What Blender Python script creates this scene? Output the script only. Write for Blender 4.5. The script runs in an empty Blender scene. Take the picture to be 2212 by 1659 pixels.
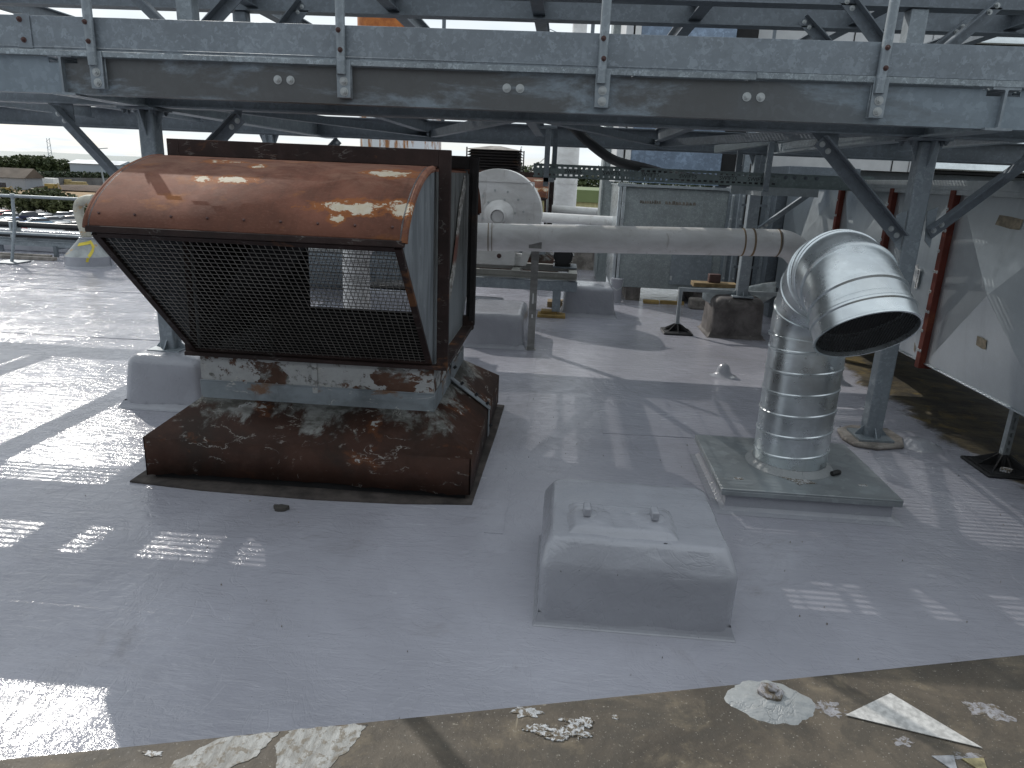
import bpy, bmesh, math, random
from mathutils import Vector, Matrix, noise as mnoise
random.seed(7)
scene = bpy.context.scene
COL = scene.collection
PI = math.pi
V = Vector

# ------------------------------------------------------------------ camera
yaw, pit, rol = math.radians(3.5), math.radians(16.4), math.radians(2.5)
FW = V((-math.sin(yaw)*math.cos(pit), math.cos(yaw)*math.cos(pit), -math.sin(pit)))
R0 = V((math.cos(yaw), math.sin(yaw), 0)); U0 = R0.cross(FW)
RR = math.cos(rol)*R0 + math.sin(rol)*U0
UU = -math.sin(rol)*R0 + math.cos(rol)*U0
cam_d = bpy.data.cameras.new('camera'); cam = bpy.data.objects.new('camera', cam_d); COL.objects.link(cam)
cam.matrix_world = Matrix(((RR.x, UU.x, -FW.x, 0), (RR.y, UU.y, -FW.y, 0), (RR.z, UU.z, -FW.z, 1.65), (0, 0, 0, 1)))
cam_d.sensor_width = 36; cam_d.lens = 1534/2212*36; cam_d.clip_start = .05; cam_d.clip_end = 5000
scene.camera = cam

# ------------------------------------------------------------------ mesh builder
class MB:
    def __init__(s): s.v = []; s.f = []
    def add(s, vs, fs):
        n = len(s.v); s.v += [tuple(p) for p in vs]; s.f += [tuple(i+n for i in f) for f in fs]; return s
    def box(s, x0, x1, y0, y1, z0, z1):
        return s.add([(x0,y0,z0),(x1,y0,z0),(x1,y1,z0),(x0,y1,z0),(x0,y0,z1),(x1,y0,z1),(x1,y1,z1),(x0,y1,z1)],
                     [(0,3,2,1),(4,5,6,7),(0,1,5,4),(1,2,6,5),(2,3,7,6),(3,0,4,7)])
    def frus(s, b, t):  # (x0,x1,y0,y1,z) bottom, top
        return s.add([(b[0],b[2],b[4]),(b[1],b[2],b[4]),(b[1],b[3],b[4]),(b[0],b[3],b[4]),
                      (t[0],t[2],t[4]),(t[1],t[2],t[4]),(t[1],t[3],t[4]),(t[0],t[3],t[4])],
                     [(0,3,2,1),(4,5,6,7),(0,1,5,4),(1,2,6,5),(2,3,7,6),(3,0,4,7)])
    def sweep(s, prof, p0, p1, up=(0,0,1)):
        p0, p1, up = V(p0), V(p1), V(up); d = (p1-p0).normalized()
        sx = d.cross(up).normalized(); sy = sx.cross(d)
        n = len(prof); vs = []
        for p in (p0, p1): vs += [p + sx*a + sy*b for a, b in prof]
        fs = [tuple(reversed(range(n))), tuple(range(n, 2*n))] + [(i,(i+1)%n,n+(i+1)%n,n+i) for i in range(n)]
        return s.add(vs, fs)
    def bar(s, p0, p1, w, h, up=(0,0,1)):
        return s.sweep([(-w/2,-h/2),(w/2,-h/2),(w/2,h/2),(-w/2,h/2)], p0, p1, up)
    def ibeam(s, p0, p1, h=.203, b=.134, tw=.007, tf=.01):   # p = bottom centre line
        r = .006
        pr = [(-b/2,0),(b/2,0),(b/2,tf),(tw/2+r,tf),(tw/2,tf+r),(tw/2,h-tf-r),(tw/2+r,h-tf),(b/2,h-tf),(b/2,h),(-b/2,h),(-b/2,h-tf),(-tw/2-r,h-tf),(-tw/2,h-tf-r),(-tw/2,tf+r),(-tw/2-r,tf),(-b/2,tf)]
        return s.sweep(pr, p0, p1)
    def angle(s, p0, p1, a=.08, t=.008, up=(0,0,1), flip=1):
        pr = [(0,0),(a*flip,0),(a*flip,t),(t*flip,t),(t*flip,a),(0,a)]
        if flip < 0: pr = pr[::-1]
        return s.sweep(pr, p0, p1, up)
    def tube(s, pts, r, n=16, cap=True):
        pts = [V(p) for p in pts]; m = len(pts)
        rs = r if isinstance(r, (list, tuple)) else [r]*m
        t0 = (pts[1]-pts[0]).normalized()
        a = t0.orthogonal().normalized(); vs = []
        for i in range(m):
            t = (pts[min(i+1,m-1)]-pts[max(i-1,0)]).normalized()
            a = (a - t*a.dot(t)).normalized(); b = t.cross(a)
            vs += [pts[i] + (a*math.cos(2*PI*k/n) + b*math.sin(2*PI*k/n))*rs[i] for k in range(n)]
        fs = [(i*n+k, i*n+(k+1)%n, (i+1)*n+(k+1)%n, (i+1)*n+k) for i in range(m-1) for k in range(n)]
        if cap: fs += [tuple(reversed(range(n))), tuple(range((m-1)*n, m*n))]
        return s.add(vs, fs)
    def cyl(s, p0, p1, r0, r1=None, n=16): return s.tube([p0, p1], [r0, r0 if r1 is None else r1], n)
    def lathe(s, prof, c, n=32, cap=False):
        c = V(c); m = len(prof); vs = []
        for r, z in prof: vs += [c + V((r*math.cos(2*PI*k/n), r*math.sin(2*PI*k/n), z)) for k in range(n)]
        fs = [(i*n+k, i*n+(k+1)%n, (i+1)*n+(k+1)%n, (i+1)*n+k) for i in range(m-1) for k in range(n)]
        if cap: fs += [tuple(reversed(range(n))), tuple(range((m-1)*n, m*n))]
        return s.add(vs, fs)
    def prism(s, pts, ax, a0, a1):   # polygon pts extruded along axis ax
        def P(p, a): return {'x':(a,p[0],p[1]), 'y':(p[0],a,p[1]), 'z':(p[0],p[1],a)}[ax]
        n = len(pts)
        return s.add([P(p,a0) for p in pts]+[P(p,a1) for p in pts],
                     [tuple(reversed(range(n))), tuple(range(n,2*n))]+[(i,(i+1)%n,n+(i+1)%n,n+i) for i in range(n)])
    def poly(s, pts): return s.add(pts, [tuple(range(len(pts)))])
    def build(s, name, mat, parent=None, loc=None, bevel=0, seg=1, ang=35, smooth=True):
        o = V(loc) if loc is not None else V((0,0,0))
        if parent is not None: o = V(parent['_o'])
        me = bpy.data.meshes.new(name); me.from_pydata([tuple(V(p)-o) for p in s.v], [], s.f)
        bm = bmesh.new(); bm.from_mesh(me); bmesh.ops.recalc_face_normals(bm, faces=bm.faces); bm.to_mesh(me); bm.free()
        if smooth:
            me.polygons.foreach_set('use_smooth', [True]*len(me.polygons)); me.set_sharp_from_angle(angle=math.radians(ang))
        for m in (mat if isinstance(mat, (list, tuple)) else [mat]): me.materials.append(m)
        ob = bpy.data.objects.new(name, me); COL.objects.link(ob); ob['_o'] = tuple(o)
        if parent is not None: ob.parent = parent
        else: ob.location = o
        if bevel:
            b = ob.modifiers.new('bevel', 'BEVEL'); b.width = bevel; b.segments = seg; b.limit_method = 'ANGLE'; b.angle_limit = math.radians(40); b.harden_normals = False
        return ob

def tag(o, label=None, cat=None, group=None, kind=None):
    for k, v in (('label',label),('category',cat),('group',group),('kind',kind)):
        if v: o[k] = v
    return o
def thing(name, loc, label, cat, group=None):
    o = bpy.data.objects.new(name, None); COL.objects.link(o); o.location = loc; o['_o'] = tuple(loc); o.empty_display_size = .1
    return tag(o, label, cat, group)
def copy_tree(o, parent=None):
    c = o.copy(); COL.objects.link(c)
    if parent is not None: c.parent = parent
    for ch in list(o.children): copy_tree(ch, c)
    return c
def dup_part(o, off):
    c = o.copy(); COL.objects.link(c); c.location = V(o.location)+V(off)
    for ch in list(o.children): copy_tree(ch, c)
    return c
def blob(cx, cy, rx, ry, n=26, rough=.35, seed=0, rot=0):
    pts = []
    for i in range(n):
        a = 2*PI*i/n
        k = 1 + rough*mnoise.noise(V((math.cos(a)*1.7+seed*7.1, math.sin(a)*1.7, seed*3.3))) + rough*.6*mnoise.noise(V((math.cos(a)*5+seed, math.sin(a)*5, 9.)))
        x, y = rx*k*math.cos(a), ry*k*math.sin(a)
        pts.append((cx+x*math.cos(rot)-y*math.sin(rot), cy+x*math.sin(rot)+y*math.cos(rot)))
    return pts

def smoothpath(P, k=6):
    out = []
    for i in range(len(P)-1):
        p0, p1, p2, p3 = P[max(i-1,0)], P[i], P[i+1], P[min(i+2,len(P)-1)]
        for j in range(k):
            t = j/k; out.append(.5*((2*p1)+(p2-p0)*t+(2*p0-5*p1+4*p2-p3)*t*t+(3*p1-p0-3*p2+p3)*t**3))
    return out+[P[-1]]

# ------------------------------------------------------------------ materials
class Mat:
    def __init__(s, name):
        s.m = bpy.data.materials.new(name); s.m.use_nodes = True; s.nt = s.m.node_tree; s.b = s.nt.nodes['Principled BSDF']
        s.co = s.nt.nodes.new('ShaderNodeTexCoord').outputs['Object']
    def n(s, t): return s.nt.nodes.new(t)
    def L(s, a, b): s.nt.links.new(a, b)
    def put(s, sock, v):
        if hasattr(v, 'is_output') or hasattr(v, 'links') and not isinstance(v, (int, float, tuple)): s.L(v, sock)
        else: sock.default_value = (*v, 1) if isinstance(v, tuple) and len(v) == 3 and sock.type == 'RGBA' else v
    def vec(s, sc=(1,1,1), rot=(0,0,0), loc=(0,0,0)):
        m = s.n('ShaderNodeMapping'); s.L(s.co, m.inputs['Vector']); m.inputs['Scale'].default_value = sc; m.inputs['Rotation'].default_value = rot; m.inputs['Location'].default_value = loc; return m.outputs[0]
    def noise(s, scale, detail=4, rough=.55, dist=0, sc=None, loc=(0,0,0), rot=(0,0,0)):
        t = s.n('ShaderNodeTexNoise'); s.L(s.vec(sc or (1,1,1), rot, loc), t.inputs['Vector'])
        t.inputs['Scale'].default_value = scale; t.inputs['Detail'].default_value = detail; t.inputs['Roughness'].default_value = rough; t.inputs['Distortion'].default_value = dist
        return t.outputs['Fac']
    def vor(s, scale, feat='F1', out='Color', sc=None, rand=1):
        t = s.n('ShaderNodeTexVoronoi'); s.L(s.vec(sc or (1,1,1)), t.inputs['Vector']); t.inputs['Scale'].default_value = scale; t.feature = feat; t.inputs['Randomness'].default_value = rand
        return t.outputs[out]
    def ramp(s, f, a, b):        # smooth 0..1 between a and b
        r = s.n('ShaderNodeMapRange'); r.interpolation_type = 'SMOOTHSTEP'; s.L(f, r.inputs[0]); r.inputs[1].default_value = a; r.inputs[2].default_value = b; return r.outputs[0]
    def rng(s, f, a, b):         # linear 0..1 -> a..b
        r = s.n('ShaderNodeMapRange'); s.L(f, r.inputs[0]); r.inputs[3].default_value = a; r.inputs[4].default_value = b; return r.outputs[0]
    def mix(s, f, a, b):
        m = s.n('ShaderNodeMix'); m.data_type = 'RGBA'; s.put(m.inputs[0], f); s.put(m.inputs[6], a); s.put(m.inputs[7], b); return m.outputs[2]
    def math(s, op, a, b=0.):
        m = s.n('ShaderNodeMath'); m.operation = op; s.put(m.inputs[0], a); s.put(m.inputs[1], b); return m.outputs[0]
    def mul(s, a, b): return s.math('MULTIPLY', a, b)
    def sub(s, a, b): return s.math('SUBTRACT', a, b)
    def addn(s, a, b): return s.math('ADD', a, b)
    def xyz(s):
        t = s.n('ShaderNodeSeparateXYZ'); s.L(s.co, t.inputs[0]); return t.outputs
    def fin(s, col, rough=.5, metal=0., bump=None, bs=.3, bd=.01, spec=None, coat=None):
        s.put(s.b.inputs['Base Color'], col); s.put(s.b.inputs['Roughness'], rough); s.put(s.b.inputs['Metallic'], metal)
        if spec is not None: s.b.inputs['Specular IOR Level'].default_value = spec
        if bump is not None:
            b = s.n('ShaderNodeBump'); b.inputs['Strength'].default_value = bs; b.inputs['Distance'].default_value = bd; s.L(bump, b.inputs['Height']); s.L(b.outputs[0], s.b.inputs['Normal'])
        return s.m

def plain(name, col, rough=.6, metal=0., var=.15, scale=6):
    m = Mat(name); n = m.noise(scale, 5, .6)
    d = tuple(c*(1-var*1.3) for c in col); l = tuple(min(1, c*(1+var)) for c in col)
    return m.fin(m.mix(m.ramp(n,.3,.7), d, l), m.rng(m.noise(scale*2.3,3), rough-.08, rough+.12), metal, m.noise(scale*9,3), .15, .002)

def galv(name, base=(.36,.39,.42), spang=22, contrast=.25, rough=.42, metal=.55, grime=0., sc=None, web=False):
    m = Mat(name)
    v = m.n('ShaderNodeTexVoronoi'); dn = m.n('ShaderNodeTexNoise'); dn.inputs['Scale'].default_value = spang*.7; dn.inputs['Detail'].default_value = 3
    m.L(m.co, dn.inputs['Vector']); mx = m.n('ShaderNodeMix'); mx.data_type = 'RGBA'; mx.inputs[0].default_value = .09; m.L(m.vec(sc or (1,1,1)), mx.inputs[6]); m.L(dn.outputs['Color'], mx.inputs[7])
    m.L(mx.outputs[2], v.inputs['Vector']); v.inputs['Scale'].default_value = spang
    sp = m.n('ShaderNodeSeparateColor'); m.L(v.outputs['Color'], sp.inputs[0])
    cell = m.math('POWER', sp.outputs[0], 3.)
    big = m.ramp(m.noise(2.2, 6, .65, .6), .35, .72)
    f = m.addn(m.mul(cell, .5), m.mul(big, .35))
    lo = tuple(c*(1-contrast) for c in base); hi = tuple(min(.85, c*(1+contrast*1.1)) for c in base)
    col = m.mix(f, lo, hi)
    if grime:
        g = m.ramp(m.noise(2.4, 6, .62, .25, sc=(.55,1,2.2)), .40, .62)
        if web:
            X = m.xyz(); n0 = m.noise(1.9, 8, .70, .35, sc=(.8,1,2.6), loc=(.4,0,.2))
            side = m.mul(m.ramp(X[0], -4.95, -4.90), m.rng(m.ramp(X[0], -1.5, .1), 1., .22))
            g = m.mul(m.ramp(m.addn(n0, m.mul(m.sub(side, .5), .22)), .42, .60), m.rng(side, .0, 1.))
        col = m.mix(m.mul(g, grime), col, (.085,.080,.074))
    st = m.ramp(m.noise(9, 5, .6, 0, sc=(1,1,.07)), .52, .75)
    col = m.mix(m.mul(st, .22), col, tuple(c*.45 for c in base))
    return m.fin(col, m.rng(m.noise(14, 4), rough-.08, rough+.18), metal, m.addn(m.noise(40,3), m.mul(sp.outputs[0], .25)), .12, .002)

def rust(name, base=(.20,.075,.045), dark=(.055,.024,.018), orange=(.36,.135,.035), white=.0, darkamt=.5, grey=0., zfade=None, metal=0., rough=.7, flakescale=2.6, sc=(1,1,1), spots=None, off=(0,0,0), hz=None, scuff=0):
    m = Mat(name)
    n1 = m.noise(3.1, 8, .62, .5, sc=sc); n2 = m.noise(17, 6, .7, .3); n3 = m.noise(70, 3, .6)
    col = m.mix(m.ramp(n1, .32, .68), tuple(c*.72 for c in base), tuple(min(1, c*1.28) for c in base))
    col = m.mix(m.mul(m.ramp(n2, .45, .72), .35), col, tuple(c*1.35+.02 for c in base))
    col = m.mix(m.mul(m.ramp(m.noise(1.9, 7, .66, .8, loc=(4,2,7)), .44, .66), darkamt), col, dark)
    orr = m.noise(flakescale, 7, .62, .25, loc=(1.3,5.2,.4), sc=(1,1.4,1.6))
    col = m.mix(m.mul(m.ramp(orr, .575, .66), .8), col, orange)
    if grey:
        gm = m.ramp(m.noise(2.2, 8, .7, .5, loc=(8,1,3)), .5, .56)
        if zfade:
            z = m.xyz()[2]; gm = m.mul(m.ramp(m.addn(z, m.mul(m.sub(m.noise(5,6,.65,.4,sc=(1,1,.45)), .5), zfade[2])), zfade[0], zfade[1]), 1.)
        gc = m.mix(m.ramp(m.noise(11,6,.7,0,sc=(.5,.5,2)), .4, .64), (.09,.09,.08), (.30,.31,.30))
        col = m.mix(m.mul(gm, grey), col, gc)
    if white:
        wm = m.ramp(m.noise(flakescale, 7, .62, .25, loc=(1.3,5.2,.4), sc=(1,1.4,1.6)), .655-.1*white, .668-.1*white)
        wm = m.mul(wm, m.ramp(m.noise(24, 5, .7), .36, .46))
        col = m.mix(wm, col, m.mix(n2, (.26,.26,.25), (.46,.475,.475)))
    if scuff:
        ab = m.math('ABSOLUTE', m.sub(m.noise(5, 6, .6, .6, sc=(.7,1,1.6), loc=(2,6,1)), .5)); ln_ = m.sub(1., m.ramp(ab, .004, .011))
        ln_ = m.mul(ln_, m.ramp(m.noise(7, 4, .6, 0, loc=(5,1,2)), .50, .60)); ch = m.ramp(m.noise(46, 4, .7, .3), .70, .74)
        col = m.mix(m.mul(m.math('MAXIMUM', ln_, m.mul(ch, m.ramp(m.noise(3,4,.6,0,loc=(7,7,1)), .45, .6))), .85*scuff), col, (.46,.45,.42))
    if hz:      # sunlit sheen painted paler into the upper sheet, darker tone below it
        z = m.addn(m.xyz()[2], m.mul(m.sub(m.noise(6,6,.7,.6,sc=(.5,1,1)), .5), .14))
        col = m.mix(m.mul(m.mul(m.ramp(z, hz[0], hz[1]), m.ramp(m.noise(8,7,.72,.8,sc=(.55,1,1)), .38, .62)), .55), col, (.27,.15,.105))
        col = m.mix(m.mul(m.ramp(z, hz[2], hz[3]), .45), col, (.085,.036,.024))
        col = m.mix(m.mul(m.ramp(m.noise(130, 3, .7, 0, sc=(.5,1,1)), .50, .75), .16), col, (.33,.19,.145))
        stk = m.mul(m.ramp(m.noise(11, 6, .7, .25, sc=(1,.16,.16), loc=(1,2,5)), .52, .70), m.ramp(m.noise(2.4, 4, .6, 0, loc=(4,4,4)), .40, .60))
        col = m.mix(m.mul(stk, .55), col, (.075,.040,.030))
    if spots:
        sm_ = None
        for (x, y, z, rx, ry, rz) in spots:
            v = m.vec((1/rx,1/ry,1/rz), loc=(-(x-off[0])/rx,-(y-off[1])/ry,-(z-off[2])/rz))
            ln = m.n('ShaderNodeVectorMath'); ln.operation = 'LENGTH'; m.L(v, ln.inputs[0])
            f = m.sub(1., ln.outputs['Value']); sm_ = f if sm_ is None else m.math('MAXIMUM', sm_, f)
        nn = m.addn(m.mul(m.sub(m.noise(9,7,.7,.5,sc=(.7,1,1.3)), .5), 2.6), m.mul(m.sub(m.noise(34,5,.7), .5), 1.1))
        sm_ = m.addn(sm_, nn)
        gate = m.ramp(sm_, .12, .46)
        col = m.mix(m.mul(gate, .75), col, m.mix(n2, (.36,.13,.035), (.24,.085,.03)))
        col = m.mix(m.ramp(sm_, .56, .66), col, m.mix(m.noise(20,5,.7), (.46,.35,.20), (.66,.64,.58)))
    rs = m.mul(m.ramp(m.noise(13, 4, .6, 0, sc=(1,1,.05)), .6, .8), .4)
    col = m.mix(rs, col, dark)
    return m.fin(col, m.rng(n2, rough-.12, min(1, rough+.15)), metal, m.addn(m.mul(n2,.5), m.addn(m.mul(n3,.25), orr)), .4, .006, spec=.22)

def paintgrey(name, base=(.355,.362,.405), rough0=.11, rough1=.36, brown=False, bs=.5, spec=.55):
    m = Mat(name); X = m.xyz()
    big = m.noise(.55, 6, .6, .6); mid = m.noise(2.3, 6, .65, .4); fine = m.noise(28, 4, .6)
    col = m.mix(m.ramp(big,.35,.68), tuple(c*.86 for c in base), tuple(c*1.1 for c in base))
    col = m.mix(m.mul(m.ramp(mid,.5,.75), .4), col, tuple(c*1.2 for c in base))
    dirt = m.addn(m.mul(m.ramp(m.noise(1.7,8,.72,1.,loc=(3,9,1)), .57, .75), .38), m.mul(m.ramp(m.noise(.9,7,.7,.3,loc=(1,4,1),sc=(1,.3,1)), .55, .7), .22))
    col = m.mix(dirt, col, (.17,.155,.145))
    sp = m.ramp(m.noise(70, 2, .5, 0, loc=(7,7,2)), .745, .775)
    col = m.mix(m.mul(sp, .7), col, (.09,.085,.08))
    sw = m.ramp(m.noise(2.6, 5, .7, 1.4, sc=(.35,2.2,1), loc=(2,1,0)), .46, .72)
    rough = m.addn(m.rng(m.mul(sw, m.ramp(big,.3,.7)), rough0, rough1), m.mul(m.ramp(mid,.4,.7), .07))
    br = m.noise(5.5, 5, .62, .9, sc=(1.,4.5,1), rot=(0,0,.5))
    ripple = m.noise(26, 3, .55, .5, sc=(.5,1.8,1), rot=(0,0,.35))
    pebble = m.noise(95, 2, .5)
    zone = m.ramp(m.noise(.8,5,.65,.5,loc=(6,2,1)), .40, .62)
    broad = m.noise(1.6, 4, .6, .8, loc=(2,8,3))
    wr_ = m.math('ABSOLUTE', m.sub(m.noise(4.2, 5, .6, 1.2, sc=(1,.8,1), rot=(0,0,.9), loc=(3,3,3)), .5))
    h = m.addn(m.addn(m.mul(br,.55), m.mul(m.mul(ripple, zone),.42)), m.addn(m.addn(m.mul(pebble,.10), m.mul(mid,.8)), m.addn(m.mul(broad,1.6), m.mul(m.ramp(wr_,.0,.03), .10))))
    if brown:
        e = m.addn(X[0], m.mul(m.sub(m.noise(2.6,6,.65,.6), .5), .7))
        bm_ = m.ramp(e, 2.72, 2.86)
        bc = m.mix(m.ramp(m.noise(4,7,.7,.5),.35,.7), (.032,.03,.027), (.13,.105,.06))
        bc = m.mix(m.mul(m.ramp(m.noise(3.2,6,.7,.5,loc=(5,5,5)),.55,.64),.8), bc, (.19,.14,.05))
        col = m.mix(bm_, col, bc)
        rough = m.addn(rough, m.mul(bm_, .45))
    return m.fin(col, rough, 0., h, bs, .015, spec=spec)

M = {}
M['deck'] = paintgrey('grey roof coating', (.375,.378,.425), brown=True)
M['painted'] = paintgrey('grey coated upstand', (.345,.355,.39), .13, .34, bs=.45, spec=.5)
M['coatsmear'] = paintgrey('pale coat smear', (.42,.44,.46), .3, .5, bs=.6)
M['steel'] = galv('galvanised steel', (.295,.335,.365), 44, .24, .45, .45)
M['steel_dark'] = galv('dull galvanised steel', (.18,.206,.232), 40, .22, .5, .4)
M['toe'] = galv('spangled toe plate', (.27,.31,.345), 46, .28, .42, .45, .12)
M['trim'] = galv('flaky edge trim', (.36,.41,.44), 60, .45, .42, .45)
M['web2'] = rust('weathered neck band', (.185,.21,.225), (.085,.09,.09), (.17,.08,.03), darkamt=.6, rough=.55, flakescale=3.6, scuff=1)
M['web'] = galv('grimy channel web', (.25,.30,.34), 34, .18, .5, .35, .82, web=True)
M['bright'] = galv('bright galvanised sheet', (.68,.73,.75), 30, .07, .25, .88, .22)
M['duct'] = galv('duct sheet', (.48,.525,.555), 60, .05, .30, .75)
M['ahu'] = galv('spangled casing sheet', (.35,.39,.395), 60, .30, .45, .5)
M['ahu_blue'] = galv('blue spangled casing sheet', (.25,.32,.42), 30, .34, .45, .45)
M['strut'] = galv('strut channel', (.40,.44,.46), 40, .14, .4, .6)
M['lid'] = galv('curb lid sheet', (.34,.37,.385), 18, .2, .4, .5, .2)
M['bolt'] = plain('zinc bolt', (.55,.58,.58), .4, .5)
M['bolt_rust'] = plain('rusty bolt', (.10,.055,.05), .6, .2)
M['tray'] = galv('perforated tray steel', (.25,.30,.295), 40, .22, .45, .45)
M['hood'] = rust('red rusted hood sheet', (.168,.070,.046), (.080,.038,.028), (.30,.12,.04), white=0, darkamt=.45, rough=.82, flakescale=2.3, off=(-1.28,4.16,0), hz=(1.50,1.62,1.49,1.39),
    spots=[(-.83,2.955,1.494,.26,.08,.045),(-.665,2.955,1.497,.07,.1,.06),(-.77,3.25,1.634,.17,.10,.05),(-1.62,3.32,1.65,.17,.06,.05),(-1.43,3.10,1.578,.13,.06,.04),(-1.40,3.26,1.636,.07,.05,.05),(-1.57,3.10,1.578,.06,.05,.04),(-.92,2.90,1.448,.05,.05,.04)])
M['darkrust'] = rust('dark rust angle', (.030,.018,.016), (.018,.014,.013), (.16,.07,.03), darkamt=.75, rough=.65, scuff=.2)
M['blackrust'] = rust('blackened angle', (.022,.019,.019), (.012,.012,.012), (.05,.03,.02), darkamt=.6, rough=.6)
M['skirt'] = rust('rusted skirt', (.046,.022,.015), (.020,.017,.014), (.12,.045,.018), white=.03, darkamt=.65, grey=.85, zfade=(.345,.41,.62), flakescale=3.4, scuff=.55)
M['neck'] = rust('flaking neck', (.085,.045,.030), (.05,.045,.042), (.19,.075,.025), white=1.9, darkamt=.5, grey=.95, flakescale=4.6, scuff=1)
M['inside'] = plain('shade black for hollow insides', (.018,.018,.02), .8)  # near-black colour stands in for the shade inside vent and duct
M['wire'] = plain('mesh wire', (.25,.24,.22), .45, .4)
M['wiredark'] = plain('dark mesh wire', (.045,.045,.045), .5, .3)
M['blackrubber'] = plain('black rubber', (.018,.018,.019), .5)
M['hose'] = plain('black hose', (.014,.015,.017), .38)
M['redflange'] = rust('red oxide flange', (.125,.030,.020), (.06,.02,.016), (.19,.06,.03), darkamt=.3, rough=.55)
M['white'] = plain('white plastic', (.72,.73,.72), .45)
M['black'] = plain('black lettering', (.02,.02,.022), .6)
M['yellow'] = plain('yellow paint', (.62,.50,.05), .55)
M['timber'] = plain('pallet timber', (.24,.17,.085), .8, 0, .3, 12)
M['yellowwood'] = plain('yellow formwork timber', (.30,.205,.07), .7, 0, .2, 10)
M['darkgap'] = plain('recess shade black', (.012,.012,.013), .8)  # near-black colour stands in for shade in gaps and recesses
M['panelwhite'] = plain('pale cladding panel', (.55,.56,.57), .5, 0, .05)
M['brownplate'] = rust('brown plate', (.075,.035,.018), (.04,.02,.015), (.1,.05,.02), darkamt=.3)

def m_sidepanel():
    m = Mat('grey side panel'); n = m.noise(4, 8, .68, .6, sc=(1,1.6,.35)); n2 = m.noise(16,6,.7,.2,sc=(1,1,.4))
    c = m.mix(m.ramp(n,.36,.66), (.135,.15,.165), (.27,.295,.315))
    c = m.mix(m.mul(m.ramp(n2,.58,.72),.65), c, (.42,.45,.46))
    c = m.mix(m.mul(m.ramp(m.noise(3,6,.7,.4,loc=(3,1,4)),.62,.7),.7), c, (.10,.045,.03))
    return m.fin(c, .55, .1, n2, .2, .004)
M['side'] = m_sidepanel()
def m_mid():
    m = Mat('streaked middle panel'); n = m.noise(6, 8, .7, .4, sc=(1,2.2,.3)); n2 = m.noise(22,6,.75,.2,sc=(1,1,.35))
    z = m.xyz()[2]
    c = m.mix(m.ramp(n,.38,.62), (.05,.05,.047), (.17,.178,.175))
    c = m.mix(m.mul(m.ramp(n2,.56,.68),.7), c, (.33,.345,.34))
    low = m.ramp(m.addn(z, m.mul(m.sub(n,.5),.5)), 1.25, .85)
    c = m.mix(m.mul(low,.7), c, (.20,.225,.24))
    return m.fin(c, .6, .1, n2, .25, .004)
M['mid'] = m_mid()
def m_tape():
    m = Mat('flaking flashing strip'); n = m.noise(28,6,.7,.3); z = m.xyz()[2]
    c = m.mix(m.ramp(n,.42,.6), (.15,.14,.125), (.44,.43,.41))
    band = m.mul(m.ramp(z,1.12,1.16), m.ramp(z,1.31,1.27))
    return m.fin(m.mix(band, c, (.13,.05,.035)), .7, 0, n, .6, .008)
M['flashing'] = m_tape()
def m_white():
    m = Mat('weathered white paint'); n = m.noise(5,7,.65,.4,sc=(.6,1,1.4))
    c = m.mix(m.ramp(n,.3,.7), (.58,.575,.56), (.74,.74,.735))
    st = m.ramp(m.noise(7,6,.7,.3,sc=(1,1,.12)),.60,.72)
    c = m.mix(m.mul(st,.55), c, (.30,.27,.24))
    sp = m.ramp(m.noise(22,5,.75,.2),.67,.71); c = m.mix(m.mul(sp,.8), c, (.16,.10,.06))
    return m.fin(c, m.rng(n,.32,.55), .05, m.noise(60,3), .12, .003)
M['whitepipe'] = m_white()
def m_stack():
    m = Mat('white stack with rust runs'); n = m.noise(1.3,7,.65,.3); n2 = m.noise(2.6,7,.7,.1,sc=(1,1,.16))
    c = m.mix(n, (.55,.57,.60), (.66,.68,.70))
    c = m.mix(m.ramp(n2,.49,.55), c, m.mix(m.noise(3,4), (.42,.19,.05), (.19,.07,.03)))
    return m.fin(c, .5)
M['stack'] = m_stack()
def m_stackrust():
    m = Mat('orange rusted stack'); n2 = m.noise(2.2,7,.7,.1,sc=(1,1,.18)); n = m.noise(4,6,.7)
    c = m.mix(m.ramp(n,.35,.65), (.27,.075,.018), (.44,.15,.035))
    c = m.mix(m.ramp(n2,.60,.68), c, (.62,.50,.33))
    return m.fin(c, .75)
M['stackrust'] = m_stackrust()
def m_ledge():
    m = Mat('stained ledge'); n = m.noise(2.2,8,.68,.6); n2 = m.noise(9,7,.72,.3); n3 = m.noise(60,4,.65); X = m.xyz()
    c = m.mix(m.ramp(n,.34,.64), (.045,.037,.028), (.115,.094,.070))
    c = m.mix(m.mul(m.ramp(n2,.5,.7),.5), c, (.21,.17,.115))
    c = m.mix(m.mul(m.ramp(m.noise(3.4,7,.7,.7,loc=(5,2,2)),.48,.62),.75), c, (.055,.048,.038))
    c = m.mix(m.mul(m.ramp(n3,.62,.74),.5), c, (.36,.33,.27))
    sc = m.ramp(m.noise(9,3,.6,.2,sc=(4,.35,1),rot=(0,0,.6)),.70,.74); c = m.mix(m.mul(sc,.35), c, (.38,.33,.24))
    g = m.ramp(m.noise(160,2,.5), .66, .72); c = m.mix(m.mul(g,.6), c, (.36,.34,.30))
    return m.fin(c, m.rng(n2,.5,.85), 0, m.addn(n2, m.mul(n3,.6)), .55, .006)
M['ledge'] = m_ledge()
def m_flake():
    m = Mat('pale paint splash'); n = m.noise(38,5,.7,.3)
    return m.fin(m.mix(m.ramp(m.noise(75,5,.75,.4,loc=(3,1,0)),.47,.54), m.mix(m.ramp(n,.35,.65), (.32,.335,.35), (.52,.53,.54)), (.11,.088,.06)), .55, 0, n, .5, .004)
M['flake'] = m_flake()
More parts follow.
